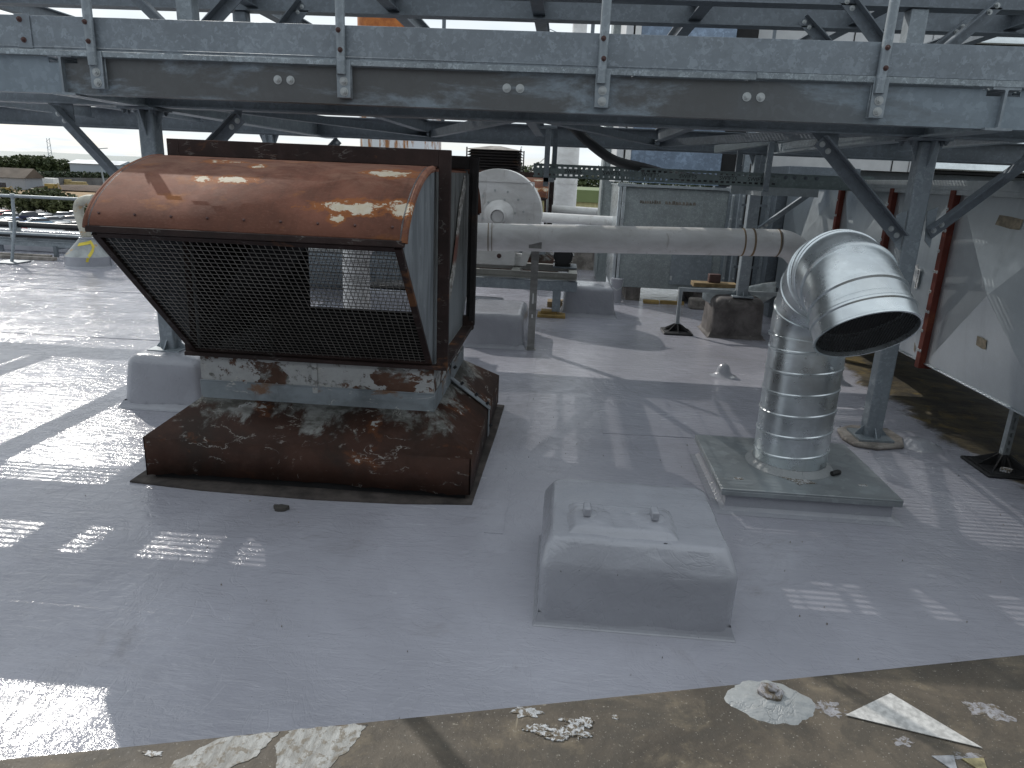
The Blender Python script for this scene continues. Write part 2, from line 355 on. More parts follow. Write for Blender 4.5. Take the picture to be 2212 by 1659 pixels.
def m_greyflake():
    m = Mat('grey paint splash'); n = m.noise(30,5,.7,.3)
    return m.fin(m.mix(m.ramp(m.noise(60,5,.75,.4,loc=(3,1,0)),.46,.58), m.mix(m.ramp(n,.35,.65), (.19,.185,.195), (.31,.31,.33)), (.11,.09,.065)), .6, 0, n, .4, .003)
M['greyflake'] = m_greyflake()
def m_blockbrown():
    m = Mat('old bitumen plinth'); n = m.noise(4,8,.7,.4)
    c = m.mix(m.ramp(n,.35,.68), (.065,.058,.055), (.165,.15,.145)); c = m.mix(m.mul(m.ramp(m.noise(6,6,.7,.3,loc=(2,2,2)),.64,.7),.7), c, (.36,.34,.31))
    return m.fin(c, .7, 0, m.addn(n,m.noise(30,4)), .4, .01)
M['blockbrown'] = m_blockbrown()
def m_conc():
    m = Mat('pale concrete pad'); n = m.noise(6,8,.7,.4)
    return m.fin(m.mix(m.ramp(n,.35,.68), (.15,.135,.12), (.34,.31,.28)), .8, 0, m.addn(n,m.noise(40,4)), .5, .01)
M['conc'] = m_conc()
def m_ground():
    m = Mat('scrub ground'); n = m.noise(.03,7,.65,.5); n2 = m.noise(.3,6,.7)
    c = m.mix(m.ramp(n,.4,.6), (.115,.10,.05), (.055,.075,.025)); c = m.mix(m.mul(n2,.5), c, (.10,.085,.055))
    return m.fin(c, .9)
M['ground'] = m_ground()
def m_soil(name, a, b, s=.09):
    m = Mat(name); n = m.noise(s,8,.7,.5); return m.fin(m.mix(m.ramp(n,.35,.65), a, b), .95, 0, n, .5, .5)
M['soil'] = m_soil('bare earth', (.20,.125,.06), (.34,.23,.12))
M['mound'] = m_soil('dark heaped soil', (.055,.036,.026), (.10,.065,.045), .4)
M['tarmac'] = m_soil('tarmac', (.16,.16,.165), (.22,.22,.225))
def m_leaf(name, a, b):
    m = Mat(name); n = m.noise(.35,4,.6); n2 = m.noise(2.5,3); return m.fin(m.mix(m.ramp(m.addn(m.mul(n,.6),m.mul(n2,.4)),.35,.65), a, b), .7)
M['leaf'] = m_leaf('bush leaves', (.030,.042,.014), (.085,.095,.032))
M['leafdark'] = m_leaf('dark hedge leaves', (.014,.026,.013), (.038,.056,.022))
M['leaftree'] = m_leaf('tree leaves', (.026,.042,.016), (.075,.092,.03))
M['hill'] = m_leaf('haze toned far hills', (.16,.20,.20), (.22,.26,.25))  # distance haze mixed into the leaf colours
M['plantyellow'] = plain('dusty plant yellow', (.26,.19,.055), .7)
M['bark'] = plain('bark', (.06,.045,.03), .9)
M['shedgrey'] = plain('grey shed cladding', (.27,.29,.32), .7, 0, .08, .3)
M['shedroof'] = plain('brown shed roof', (.10,.078,.06), .8, 0, .2, .2)
M['shedpale'] = plain('pale shed cladding', (.25,.30,.35), .6, 0, .05, .1)
M['fencegrey'] = plain('grey fence boards', (.12,.125,.13), .8, 0, .25, .3)
M['shedgreen'] = plain('green fascia', (.15,.19,.075), .6, 0, .05, 1)
M['shedcream'] = plain('cream cladding', (.52,.47,.25), .6, 0, .08, 1)
M['glass'] = plain('dark car glass', (.03,.035,.045), .12)
M['tyre'] = plain('tyre', (.02,.02,.02), .8)
def paintcar(name, c): return plain(name, c, .2, .15, .02)
M['resin'] = paintgrey('resin lump', (.30,.315,.32), .4, .6, bs=.9)

def m_smear():
    m = Mat('dried coating run'); n = m.noise(14,7,.7,.4,sc=(2.2,.6,1)); n2 = m.noise(45,5,.7,.2)
    c = m.mix(m.ramp(n,.35,.65), (.19,.185,.17), (.36,.365,.355)); c = m.mix(m.mul(m.ramp(n2,.50,.60),.8), c, (.13,.105,.07))
    return m.fin(c, .55, 0, m.addn(n,n2), .6, .006)
M['smear'] = m_smear()

# ------------------------------------------------------------------ deck, ledge, ground
def struct(o): o['kind'] = 'structure'; return o
deckpts = [(-14,-3.5),(14,-3.5),(14,30),(-4.6,30),(-4.6,12.3),(-14,12.3)]
struct(MB().prism(deckpts, 'z', -.4, 0).build('roof_deck', M['deck'], smooth=False))
# overlapping membrane laps, 4 mm proud of the deck below
lap = MB()
lap.prism([(-.29,3.05),(-.20,3.05),(-.17,7.6),(-.26,7.6)], 'z', -.05, .003)
lap.prism([(-9,6.2),(-2.4,6.35),(-2.4,7.4),(-9,7.3)], 'z', -.05, .004)
lap.prism([(-7.5,8.6),(-3.0,8.7),(-3.0,9.7),(-7.5,9.5)], 'z', -.05, .004)
lap.prism([(.35,4.55),(1.5,4.58),(1.5,5.5),(.35,5.5)], 'z', -.05, .004)
struct(lap.build('roof_laps', M['deck'], smooth=False))
dirt = MB().prism([(-2.21,3.315),(-1.8,3.275),(-1.2,3.262),(-.75,3.285),(-.385,3.335),(-.36,4.4),(-.355,5.0),(-.5,5.03),(-2.18,5.03)], 'z', -.05, .009)
struct(dirt.build('bare_roof_strip', plain('old felt', (.065,.055,.05), .85, 0, .4, 9), smooth=False))
fb = MB().box(-13.8,13.8,-3.3,12.1,-9.5,-.41).box(-4.4,13.8,12.1,29.8,-9.5,-.41)
tag(fb.build('factory_building', M['shedgrey'], smooth=False), 'grey walled factory block that carries the painted roof deck', 'building')
gp = MB().poly([(-3000,-500,-9.55),(3000,-500,-9.55),(3000,4000,-9.55),(-3000,4000,-9.55)])
struct(gp.build('ground', M['ground'], smooth=False))

pw = thing('sky_block_wall', (0,-3.6,0), 'added grey clad wall, out of view behind the viewer, blocking low sky light', 'building')  # added unseen wall, keeps sky light off surfaces facing the viewer
MB().box(-13.5,13.5,-3.5,-3.3,0,4.6).build('wall', M['shedgrey'], pw, smooth=False)
pr_ = MB(); x = -13.4
while x < 13.4: pr_.box(x,x+.05,-3.2995,-3.27,0.02,4.55); x += .33
pr_.build('cladding_rib', M['shedgrey'], pw, smooth=False); MB().box(-13.6,13.6,-3.52,-3.24,4.6,4.72).build('coping', M['steel_dark'], pw)
e0 = V((-1.187,1.208)); ed = V((2.631,.705)).normalized(); en = V((-ed.y, ed.x))
def LP(a, b): p = e0 + ed*a - en*b; return (p.x, p.y)      # ledge coords: along, back from the edge
ledge = MB().prism([LP(-2.5,0),LP(6,0),LP(6,1.5),LP(-2.5,1.5)], 'z', 0, .35).build('parapet_ledge', M['ledge'], loc=(0,1.3,0), bevel=.014, seg=3)
tag(ledge, 'brown stained ledge with pale paint splashes along the bottom of the view', 'ledge')
def ledgexy(x, y): return (x, y)
def splat(name, mat, lst, z):
    for i, (x, y, rx, ry) in enumerate(lst):
        MB().prism(blob(x, y, rx, ry, 46, .75, i*3.7+z*900), 'z', .345, z+i*.00006).build(name, mat, ledge, smooth=False)
sq = []
for i in range(30):
    a = random.uniform(-2.6,.5); q = random.uniform(.45,1.25); sq.append((.05+.075*q*math.cos(a), 1.465+.05*q*math.sin(a), random.uniform(.005,.02), random.uniform(.004,.012)))
splat('paint_splash', M['flake'], [(-.31,1.185,.062,.045),(-.20,1.13,.05,.03),(-.225,1.20,.012,.01),(-.06,1.215,.013,.016),(.205,1.50,.009,.007),(-.86,1.255,.02,.007),(1.36,1.52,.03,.01),(1.27,1.57,.02,.008),(1.18,1.36,.035,.015),(-.02,1.49,.035,.016),(.11,1.45,.016,.03)]+sq, .3512)
splat('grey_splash', M['greyflake'], [(1.19,1.64,.05,.028),(.77,1.60,.04,.026),(.91,1.50,.032,.018),(1.05,1.47,.034,.016),(1.03,1.33,.055,.026),(1.42,1.7,.055,.035),(1.33,1.36,.04,.02)], .3506)
def roughpoly(P, amp=.008, k=14, seed=0):
    out = []
    for i in range(len(P)):
        a, b = V(P[i]), V(P[(i+1)%len(P)]); d = b-a; nn_ = V((-d.y,d.x)).normalized()
        for j in range(k):
            q = a+d*(j/k); n_ = mnoise.noise(V((q.x*38,q.y*38,seed)))+.5*mnoise.noise(V((q.x*110,q.y*110,seed)))
            p = q+nn_*amp*n_*(0 if j == 0 and False else 1); out.append((p.x,p.y))
    return out
sm = MB()
sm.prism(roughpoly([(-.735,1.315),(-.60,1.355),(-.63,1.27),(-.70,1.21),(-.74,1.12),(-.79,1.05),(-.85,1.05),(-.80,1.16),(-.80,1.24)]), 'z', .34, .3514)
sm.prism(roughpoly([(-.585,1.36),(-.45,1.395),(-.40,1.40),(-.42,1.33),(-.46,1.25),(-.44,1.16),(-.5,1.05),(-.62,1.05),(-.60,1.15),(-.56,1.24),(-.60,1.31)], .011, 14, 3), 'z', .34, .3511)
sm.build('dried_coating_run', M['smear'], ledge, smooth=False)
# resin covered bolt
rb = MB(); nr_, na_ = 14, 72; gv = []
for i in range(nr_):
    t = i/(nr_-1)
    for k in range(na_):
        a = 2*PI*k/na_; w_ = 1+.22*mnoise.noise(V((math.cos(a)*1.4+3, math.sin(a)*1.4, 4)))+.10*mnoise.noise(V((math.cos(a)*4, math.sin(a)*4, 8)))+.04*mnoise.noise(V((math.cos(a)*13, math.sin(a)*13, 1)))
        x = .62+.108*w_*(1-t)*math.cos(a); y = 1.605+.082*w_*(1-t)*math.sin(a)
        z = .3495+.022*t**.7*(1 if t > 0 else 0)+(.005*mnoise.noise(V((x*40,y*40,2)))+.003*mnoise.noise(V((x*110,y*110,2))))*min(1,t*5)
        gv.append((x,y,z))
rb.add(gv, [(i*na_+k,i*na_+(k+1)%na_,(i+1)*na_+(k+1)%na_,(i+1)*na_+k) for i in range(nr_-1) for k in range(na_)])
sb = rb.build('resin_mound', M['resin'], ledge)
MB().lathe([(.034,.36),(.036,.374),(.028,.379)], (.62,1.618,0), 6, True).cyl((.62,1.618,.378),(.623,1.617,.388),.015).build('bolt_head', M['greyflake'], ledge, bevel=.002)
tp = MB().prism([(.80,1.575),(.955,1.675),(1.10,1.50)], 'z', .3525, .3545)
tag(tp.build('tape_scrap', plain('white peeling tape', (.48,.475,.46), .75, 0, .22, 60), loc=(.95,1.58,.35), smooth=False), 'white triangular scrap of torn tape lying on the stained ledge', 'tape scrap')
for nm, px_, lb in (('metal_shard', (.985,1.44), 'small grey triangular metal shard on the ledge, left one beside the white tape scrap'), ('metal_shard', (1.055,1.44), 'small yellow flecked metal shard on the ledge, right one beside the white tape scrap')):
    x, y = px_
    tag(MB().prism([(x-.025,y+.02),(x+.03,y+.028),(x+.012,y-.03)], 'z', .351, .3535).build(nm, plain(nm+' metal', (.30,.31,.33) if x<1.02 else (.36,.31,.17), .4, .4, .3, 40), loc=(x,y,.35), smooth=False), lb, 'metal shard', 'metal shards on the ledge')
dc = MB().prism(blob(-1.315,3.135,.035,.022,14,.6,3), 'z', .0, .022)
tag(dc.build('debris_chip', plain('dark felt chip', (.06,.055,.05), .9), loc=(-1.315,3.135,0), bevel=.003), 'dark chip of roofing felt lying in front of the rusty vent', 'debris')

random.seed(11); gt = MB()
for i in range(110):
    x = random.uniform(-2.6,2.6); y = random.uniform(1.7,5.5)
    if -.15 < x < .85 and 2.25 < y < 3.15 or -2.3 < x < -.3 and 3.2 < y < 5.2 or .85 < x < 1.9 and 3.4 < y < 4.4: continue
    r_ = random.choice((.0008,.001,.001,.0013,.0016)); gt.prism(blob(x,y,r_*random.uniform(1,2.2),r_,7,.6,i,random.random()*3), 'z', .0, .0065+r_*.6)
tag(gt.build('grit', M['conc'], smooth=False), 'scattered dark grit and flecks on the coated deck', 'grit', kind='stuff')
# ------------------------------------------------------------------ big rusty vent
def make_vent():
    O = (-1.28,4.16,0)
    t = thing('rusty_roof_vent', O, 'large rusty roof vent with a barrel hood and mesh front, nearest of its kind', 'roof vent', 'rusty barrel hooded vents')
    X0, X1, YC = -1.955, -.645, 4.16
    mir = lambda y, k: y if k > 0 else 2*YC - y
    # curb
    MB().box(-2.11,-.43,3.39,4.94,0,.12).build('curb', M['darkgap'], t, smooth=False)
    # skirt with a ragged rusted bottom edge
    sk = MB(); zt = .245
    def wall(p, q):
        n = 60; top = []; bot = []
        for i in range(n+1):
            u = i/n; x = p[0]+(q[0]-p[0])*u; y = p[1]+(q[1]-p[1])*u
            zb = .028 + .028*abs(mnoise.noise(V((x*7,y*7,2)))) + .018*abs(mnoise.noise(V((x*31,y*31,7)))) + .018*math.sin(u*PI)
            top.append((x,y,zt)); bot.append((x,y,zb))
        b = len(sk.v); sk.v += top+bot
        for i in range(n): sk.f.append((b+i, b+i+1, b+n+1+i+1, b+n+1+i))
    A = [(-2.14,3.36),(-.40,3.36),(-.40,4.97),(-2.14,4.97)]
    for i in range(4): wall(A[i], A[(i+1)%4])
    nb = [(-1.92,3.6),(-.64,3.6),(-.64,4.73),(-1.92,4.73)]
    for i in range(4):
        a, b, c, d = A[i], A[(i+1)%4], nb[(i+1)%4], nb[i]
        sk.poly([(a[0],a[1],zt),(b[0],b[1],zt),(c[0],c[1],.412),(d[0],d[1],.412)])
    so = sk.build('skirt', M['skirt'], t, ang=20)
    md = so.modifiers.new('solid','SOLIDIFY'); md.thickness = .006
    # neck
    nk = MB()
    for (x0,x1,y0,y1) in ((-1.92,-.64,3.6,3.612),(-1.92,-.64,4.718,4.73),(-1.92,-1.908,3.612,4.718),(-.652,-.64,3.612,4.718)): nk.box(x0,x1,y0,y1,.40,.66)
    nk.box(-1.30,-1.27,3.592,3.6,.47,.655)
    nk.build('neck', M['neck'], t, bevel=.002)
    bd = MB().box(-1.925,-.635,3.594,3.6,.405,.505).box(-.64,-.632,3.594,4.73,.405,.505).box(-1.925,-.635,3.590,3.594,.503,.511)
    bd.build('neck_band', M['web2'], t, bevel=.002)
    st = MB(); st.bar((-.625,4.16,.545),(-.635,4.16,.44),.05,.006,(1,0,.2)); st.bar((-.637,4.17,.44),(-.385,4.19,.248),.055,.006,(.6,0,.8)); st.bar((-.392,4.19,.25),(-.392,4.19,.07),.05,.006,(1,0,0))
    st.build('seam_strap', M['side'], t)
    for p in ((-.615,4.165,.50),(-.57,4.175,.398),(-.48,4.18,.33),(-.41,4.19,.275),(-.386,4.19,.13)):
        MB().cyl(p, (p[0]+.014,p[1],p[2]+.014), .009, n=8).build('bolt', M['black'], t)
    # mid casing
    mc = MB().box(-1.93,-.642,3.60,4.72,1.648,1.66)
    mc.build('casing_top', M['hood'], t)
    for x, nm in ((-.65,'casing_side'),(-1.93,'casing_side')):
        MB().box(x,x+.008,3.607,4.713,.655,1.648).build(nm, M['mid'], t, smooth=False)
    fl = MB()
    path = [(-.635,4.63,1.60),(-.632,4.40,1.42),(-.630,4.27,1.22),(-.630,4.16,1.08),(-.632,3.98,.93),(-.630,3.86,.80),(-.632,3.76,.70)]
    for i in range(len(path)-1):
        fl.bar(path[i], V(path[i+1])+(V(path[i+1])-V(path[i])).normalized()*.008, .085-.008*(i%2), .006, (1,0,0))
    fl.build('flashing_strip', M['flashing'], t)
    # flanges
    for k, mt, pre in ((1,M['darkrust'],''),(-1,M['blackrust'],'')):
        f = MB(); y0, y1 = (3.575,3.605) if k > 0 else (4.715,4.745)
        for (xa, xb) in ((-.622,-.562),(-1.985,-1.925)):
            f.box(xa,xb,min(y0,y1),max(y0,y1),.655,1.752)
        f.box(-1.925,-.622,y0,y1,1.672,1.752)
        f.box(-.60,-.565, *( (3.605,3.625) if k>0 else (4.695,4.715)), .69,1.74)
        f.build('flange', mt, t, bevel=.004, seg=2)
    b_ = MB().box(-1.985,-.565,3.562,3.606,.648,.670).box(-1.99,-.57,4.70,4.76,.627,.72); b_.box(-.642,-.575,3.62,4.70,.632,.66)
    b_.build('base_angle', M['darkrust'], t, bevel=.003)
    # hoods
    for k in (1, -1):
        ctl = [(2.858,1.378),(2.868,1.405),(2.90,1.448),(2.968,1.506),(3.08,1.571),(3.21,1.623),(3.36,1.660),(3.48,1.671),(3.60,1.672)]
        arc = [(p.x, p.y) for p in smoothpath([V(c_) for c_ in ctl], 4)]
        out = [(mir(y,k), z) for y, z in arc]
        h = MB(); m_ = len(out)
        vs = [(X0-.012,y,z) for y,z in out]+[(X1+.012,y,z) for y,z in out]
        h.add(vs, [(i,i+1,m_+i+1,m_+i) for i in range(m_-1)])
        ho = h.build('hood', M['hood'], t, ang=60)
        sd = ho.modifiers.new('solid','SOLIDIFY'); sd.thickness = .005
        rim = MB(); ya, yb = sorted((mir(2.854,k), mir(2.872,k))); rim.box(X0-.013,X1+.013,ya,yb,1.350,1.3775)
        rim.build('hood_rim', M['darkrust'], ho, bevel=.003)
        if k > 0:
            rv = MB()
            for i in range(9):
                x = X0+.04+(X1-X0-.08)*i/8
                r1 = MB().cyl((x,2.884,1.425),(x,2.875,1.4305),.0065,.004,10).build('rivet', M['bolt_rust'], ho)
        for x in (X0, X1-.006):
            pl = [(mir(y,k),z) for y,z in arc]+[(mir(3.60,k),.668)]
            MB().prism(pl if k>0 else pl[::-1], 'x', x, x+.006).build('side_panel', M['side'] if k>0 else M['mid'], t, smooth=False)
            tr = MB(); xo = x+(.016 if x>-1 else -.01)
            tr.tube([(xo-.002,mir(y+.010,k),z-.012) for y,z in arc[:-4]], .017, 8)
            tr.build('edge_trim', M['hood'], t)
        # slanted mesh guard, frame + wires
        a = V((0,mir(2.878,k),1.345)); b = V((0,mir(3.592,k),.672)); dd = (b-a)
        fr = MB(); up = V((1,0,0)).cross(dd).normalized()
        for x in (X0+.016, X1-.016): fr.bar(V((x,0,0))+a, V((x,0,0))+b, .03, .02, up)
        fr.bar((X0+.031,a.y,a.z),(X1-.031,a.y,a.z),.026,.022,up); fr.bar((X0+.031,b.y,b.z),(X1-.031,b.y,b.z),.045,.022,up)
        fr.build('mesh_frame', M['darkrust'], t)
        w = MB(); L = X1-X0-.06; nx = 43; nz = 34; wr = .00125
        for i in range(1, nx):
            x = X0+.03+L*i/nx
            w.bar(V((x,0,0))+a+dd*.012, V((x,0,0))+b-dd*.012, wr*2, wr*2, up)
        for j in range(1, nz):
            p = a+dd*j/nz + up*.0035
            w.bar((X0+.03,p.y,p.z),(X1-.03,p.y,p.z), wr*2, wr*2, up)
        w.build('mesh_guard', M['wire'] if k>0 else M['wiredark'], t, smooth=False)
    # shade inside painted near-black: lining sheets and a sloping damper blade
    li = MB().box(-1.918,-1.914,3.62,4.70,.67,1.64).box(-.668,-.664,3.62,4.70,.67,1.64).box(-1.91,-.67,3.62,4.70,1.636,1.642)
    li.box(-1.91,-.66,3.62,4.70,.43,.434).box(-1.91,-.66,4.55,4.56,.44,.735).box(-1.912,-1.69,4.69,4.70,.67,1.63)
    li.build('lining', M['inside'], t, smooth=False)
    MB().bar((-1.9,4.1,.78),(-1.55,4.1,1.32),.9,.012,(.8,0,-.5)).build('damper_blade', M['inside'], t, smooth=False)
    return t
vent = make_vent()
v2 = copy_tree(vent); v2.location = (1.02-1.95, 12.9, -.05)
tag(v2, 'rusty barrel hooded roof vent far back beside the slim white stack', 'roof vent')

# ------------------------------------------------------------------ foreground sealed box and plinths
def soft_block(name, x0, x1, y0, y1, h, mat, label, cat, bev=.06, taper=.015, skirt=.03, group=None):
    def grid(hh): pass
    n = 10; bm = bmesh.new()
    bmesh.ops.create_cube(bm, size=1)
    for v in bm.verts:
        top = v.co.z > 0
        cx, cy = (x0+x1)/2, (y0+y1)/2
        ix = (x1-x0)/2-(taper if top else 0); iy = (y1-y0)/2-(taper if top else 0)
        v.co = V((math.copysign(ix, v.co.x), math.copysign(iy, v.co.y), h if top else -.01))
    es = [e for e in bm.edges if not all(v.co.z < 0 for v in e.verts)]
    bmesh.ops.bevel(bm, geom=es, offset=bev, segments=6, profile=.5, affect='EDGES')
    bmesh.ops.triangulate(bm, faces=bm.faces)
    for _ in range(3):
        lg = [e for e in bm.edges if e.calc_length() > .09]
        if lg: bmesh.ops.subdivide_edges(bm, edges=lg, cuts=1)
        bmesh.ops.triangulate(bm, faces=[f for f in bm.faces if len(f.verts) > 3])
    for v in bm.verts:
        q = V((v.co.x+x0, v.co.y+y0, v.co.z))
        d = mnoise.noise(q*5)*.009 + mnoise.noise(q*16)*.003
        v.co += V((v.co.x/(x1-x0), v.co.y/(y1-y0), .6 if v.co.z > h*.7 else 0))*d*1.6
        if v.co.z < .03: pass
    me = bpy.data.meshes.new(name)
    bmesh.ops.recalc_face_normals(bm, faces=bm.faces); bm.to_mesh(me); bm.free()
    me.polygons.foreach_set('use_smooth', [True]*len(me.polygons))
    me.materials.append(mat)
    o = bpy.data.objects.new(name, me); COL.objects.link(o); o.location = ((x0+x1)/2,(y0+y1)/2,0); o['_o'] = tuple(o.location)
    if skirt:
        s_ = MB(); s = skirt
        for (k0, z0, k1, z1) in ((s,.004,s*.4,.012),(s*.4,.012,s*.05,.035)):
            pass
        prof = [(s,.001),(s*.45,.008),(s*.12,.022),(-.01,.05)]
        c = []
        for e, z in prof: c.append([(x0-e,y0-e,z),(x1+e,y0-e,z),(x1+e,y1+e,z),(x0-e,y1+e,z)])
        for i in range(3):
            for k in range(4): s_.poly([c[i][k],c[i][(k+1)%4],c[i+1][(k+1)%4],c[i+1][k]])
        s_.build('base_fillet', mat, o, ang=50)
    return tag(o, label, cat, group)

# sealed hatch in the foreground: vertical sides, wide chamfer, flat top
hb = MB()
hx0,hx1,hy0,hy1 = -.012,.728,2.36,3.05
prof = [(0,-.01,1.),(0,.238,1.),(.009,.262,1.),(.042,.302,1.),(.075,.336,1.),(.095,.345,1.)]
rings = []
for e, z, _ in prof:
    r = []; x0,x1,y0,y1 = hx0+e*.45,hx1-e*.45,hy0+e*.6,hy1-e*.9
    cr = .045; nseg = 5; sidn = 8
    for cx, cy, a0 in ((x1-cr,y0+cr,-PI/2),(x1-cr,y1-cr,0),(x0+cr,y1-cr,PI/2),(x0+cr,y0+cr,PI)):
        for i in range(nseg+1):
            a = a0+PI/2*i/nseg; r.append((cx+cr*math.cos(a), cy+cr*math.sin(a), z))
    rings.append(r)
n = len(rings[0])
for i in range(len(rings)-1): hb.add(rings[i]+rings[i+1], [(k,(k+1)%n,n+(k+1)%n,n+k) for k in range(n)])
hb.poly(rings[-1])
hatch = hb.build('sealed_hatch', M['painted'], loc=(.36,2.7,0))
bmx = bmesh.new(); bmx.from_mesh(hatch.data); bmesh.ops.remove_doubles(bmx, verts=bmx.verts, dist=.0005); bmesh.ops.triangulate(bmx, faces=bmx.faces)
for _ in range(4):
    lg = [e for e in bmx.edges if e.calc_length() > .05]
    if lg: bmesh.ops.subdivide_edges(bmx, edges=lg, cuts=1)
    bmesh.ops.triangulate(bmx, faces=[f for f in bmx.faces if len(f.verts) > 3])
for v in bmx.verts:
    q = v.co.copy(); d = mnoise.noise(q*6)*.005+mnoise.noise(q*19)*.003+mnoise.noise(V((q.x*9,q.y*60,q.z*9)))*.0012
    v.co += V((v.co.x*.8, v.co.y*.8, .7 if v.co.z>.2 else .0))*d*1.6
bmesh.ops.recalc_face_normals(bmx, faces=bmx.faces); bmx.to_mesh(hatch.data); bmx.free()
hatch.data.polygons.foreach_set('use_smooth', [True]*len(hatch.data.polygons))
tag(hatch, 'low grey sealed roof hatch with two coated clamps on its top, in the foreground', 'roof hatch')
fil = MB(); c = []
for e, z in ((.014,.001),(.008,.005),(.003,.014),(-.006,.05)): c.append([(hx0-e,hy0-e,z),(hx1+e,hy0-e,z),(hx1+e,hy1+e,z),(hx0-e,hy1+e,z)])
for i in range(3):
    for k in range(4): fil.poly([c[i][k],c[i][(k+1)%4],c[i+1][(k+1)%4],c[i+1][k]])
fil.build('base_fillet', M['painted'], hatch, ang=50)
hp_ = MB(); nx_, ny_ = 46, 34
def sst(a, b, v): t = max(0, min(1, (v-a)/(b-a))); return t*t*(3-2*t)
gv = []
for i in range(nx_):
    for j in range(ny_):
        x = .07+.46*i/(nx_-1); y = 2.43+.30*j/(ny_-1)
        d_ = min(x-.075, .525-x, y-2.435, 2.725-y)
        z = .338+.030*sst(0,.05,d_) + .004*mnoise.noise(V((x*18,y*18,3)))*sst(0,.03,d_)
        for cx_, cy_ in ((.165,2.575),(.432,2.58)):
            q_ = math.hypot((x-cx_)/.065, (y-cy_)/.06); z += .016*math.exp(-q_*q_) + .004*math.sin(q_*7)*math.exp(-q_)
        gv.append((x,y,z))
hp_.add(gv, [(i*ny_+j,(i+1)*ny_+j,(i+1)*ny_+j+1,i*ny_+j+1) for i in range(nx_-1) for j in range(ny_-1)])
hp_.build('raised_plate', M['painted'], hatch, ang=80)
for x, yy in ((.16,2.565),(.425,2.57)):
    MB().lathe([(.045,.369),(.032,.380),(.02,.386)], (x+.01,yy+.01,0), 18, True).box(x-.014,x+.016,yy-.03,yy+.032,.379,.416).box(x-.004,x+.022,yy+.01,yy+.05,.374,.396).build('clamp', M['painted'], hatch, bevel=.006, seg=2)
tag(MB().prism(blob(.455,2.43,.006,.004,12,.7,5),'z',.335,.347).build('debris_chip', M['black'], loc=(.455,2.40,.35)), 'tiny dark crumb stuck on top of the sealed hatch', 'debris')

soft_block('painted_plinth', -2.96,-2.36,4.45,5.25,.365, M['painted'], 'grey coated plinth under the left column beside the rusty vent', 'plinth', .07, .035, group='coated plinths')
soft_block('painted_plinth', -.95,-.31,6.80,7.75,.34, M['painted'], 'long grey coated plinth just behind the rusty vent, by the pipe stand', 'plinth', .075, .03, group='coated plinths')
soft_block('painted_plinth', .04,.70,8.72,9.35,.37, M['painted'], 'grey coated plinth between the fan frame and the galvanised air handling unit', 'plinth', .06, .03, group='coated plinths')
soft_block('bare_plinth', 1.70,2.29,7.92,8.5,.45, M['blockbrown'], 'dark brown uncoated plinth carrying the rear steel column', 'plinth', .085, .018)
soft_block('weathered_plinth', .12,.78,13.45,14.1,.42, M['conc'], 'weathered pale plinth far back behind the fan motor', 'plinth', .05, .03)
soft_block('painted_plinth', -1.15,-.62,8.05,8.6,.22, M['painted'], 'low grey coated plinth under the white fan frame', 'plinth', .05, .03, group='coated plinths')
def dome(x, y, r, h, label):
    pr = [(r*2.0,.001),(r*1.5,.008),(r*1.1,.03)]+[(r*math.cos(a), .03+(h-.03)*math.sin(a)) for a in [i*PI/2/8 for i in range(1,9)]]
    tag(MB().lathe(pr, (x,y,0), 20).build('sealed_stub', M['painted'], loc=(x,y,0), ang=80), label, 'roof stub', 'coated stubs on the deck')
dome(1.51,6.27,.062,.115,'small grey coated dome on the deck in front of the black footed strut')
dome(2.50,6.26,.06,.09,'small grey coated dome behind the spiral duct')
dome(2.50,4.72,.075,.05,'low grey coated bump right of the column base pad')

# ------------------------------------------------------------------ spiral duct with gooseneck
BX, BY = 1.362, 3.875
sd = thing('spiral_duct_vent', (BX,BY,0), 'shiny galvanised spiral duct gooseneck rising from a square lidded curb', 'duct vent')
MB().box(.935,1.79,3.485,4.23,0,.115).build('curb', M['painted'], sd, bevel=.006, seg=2)
c_ = MB(); 
for (e0_,z0_,e1_,z1_) in ((.05,.0015,.02,.01),(.02,.01,-.004,.03)): c_.frus((.935-e0_,1.79+e0_,3.485-e0_,4.23+e0_,z0_),(.935-e1_,1.79+e1_,3.485-e1_,4.23+e1_,z1_))
c_.build('base_fillet', M['painted'], sd)
ld = MB().box(.905,1.82,3.455,4.265,.125,.137).box(.905,1.82,3.455,3.462,.098,.125).box(.905,1.82,4.258,4.265,.098,.125).box(.905,.912,3.462,4.258,.098,.125).box(1.813,1.82,3.462,4.258,.098,.125)
ld.build('lid', M['lid'], sd, bevel=.003, seg=2)
for x, y in ((1.02,3.60),(1.68,3.62)):
    MB().prism(blob(x,y,.028,.014,16,.4,int(x*10)), 'z', .137, .1395).build('sealed_screw', M['flake'], sd, smooth=False)
MB().prism([(1.25,3.665),(1.37,3.66),(1.43,3.60),(1.36,3.585),(1.33,3.565),(1.30,3.62)], 'z', .1375, .1405).build('tape_patch', M['flake'], sd, smooth=False)
r = .197
MB().lathe([(r+.04,.138),(r+.028,.15),(r+.012,.158),(r+.002,.17)], (BX,BY,0), 40).build('sealant_ring', M['resin'], sd, ang=80)
tb = MB(); prof = [(r,.14)]; z = .24
while z < .86:
    prof += [(r,z-.009),(r+.0045,z-.004),(r+.0045,z+.004),(r,z+.009)]; z += .118
prof += [(r,.885)]
tb.lathe(prof, (BX,BY,0), 64); pipe = tb.build('duct_pipe', M['bright'], sd, ang=25)
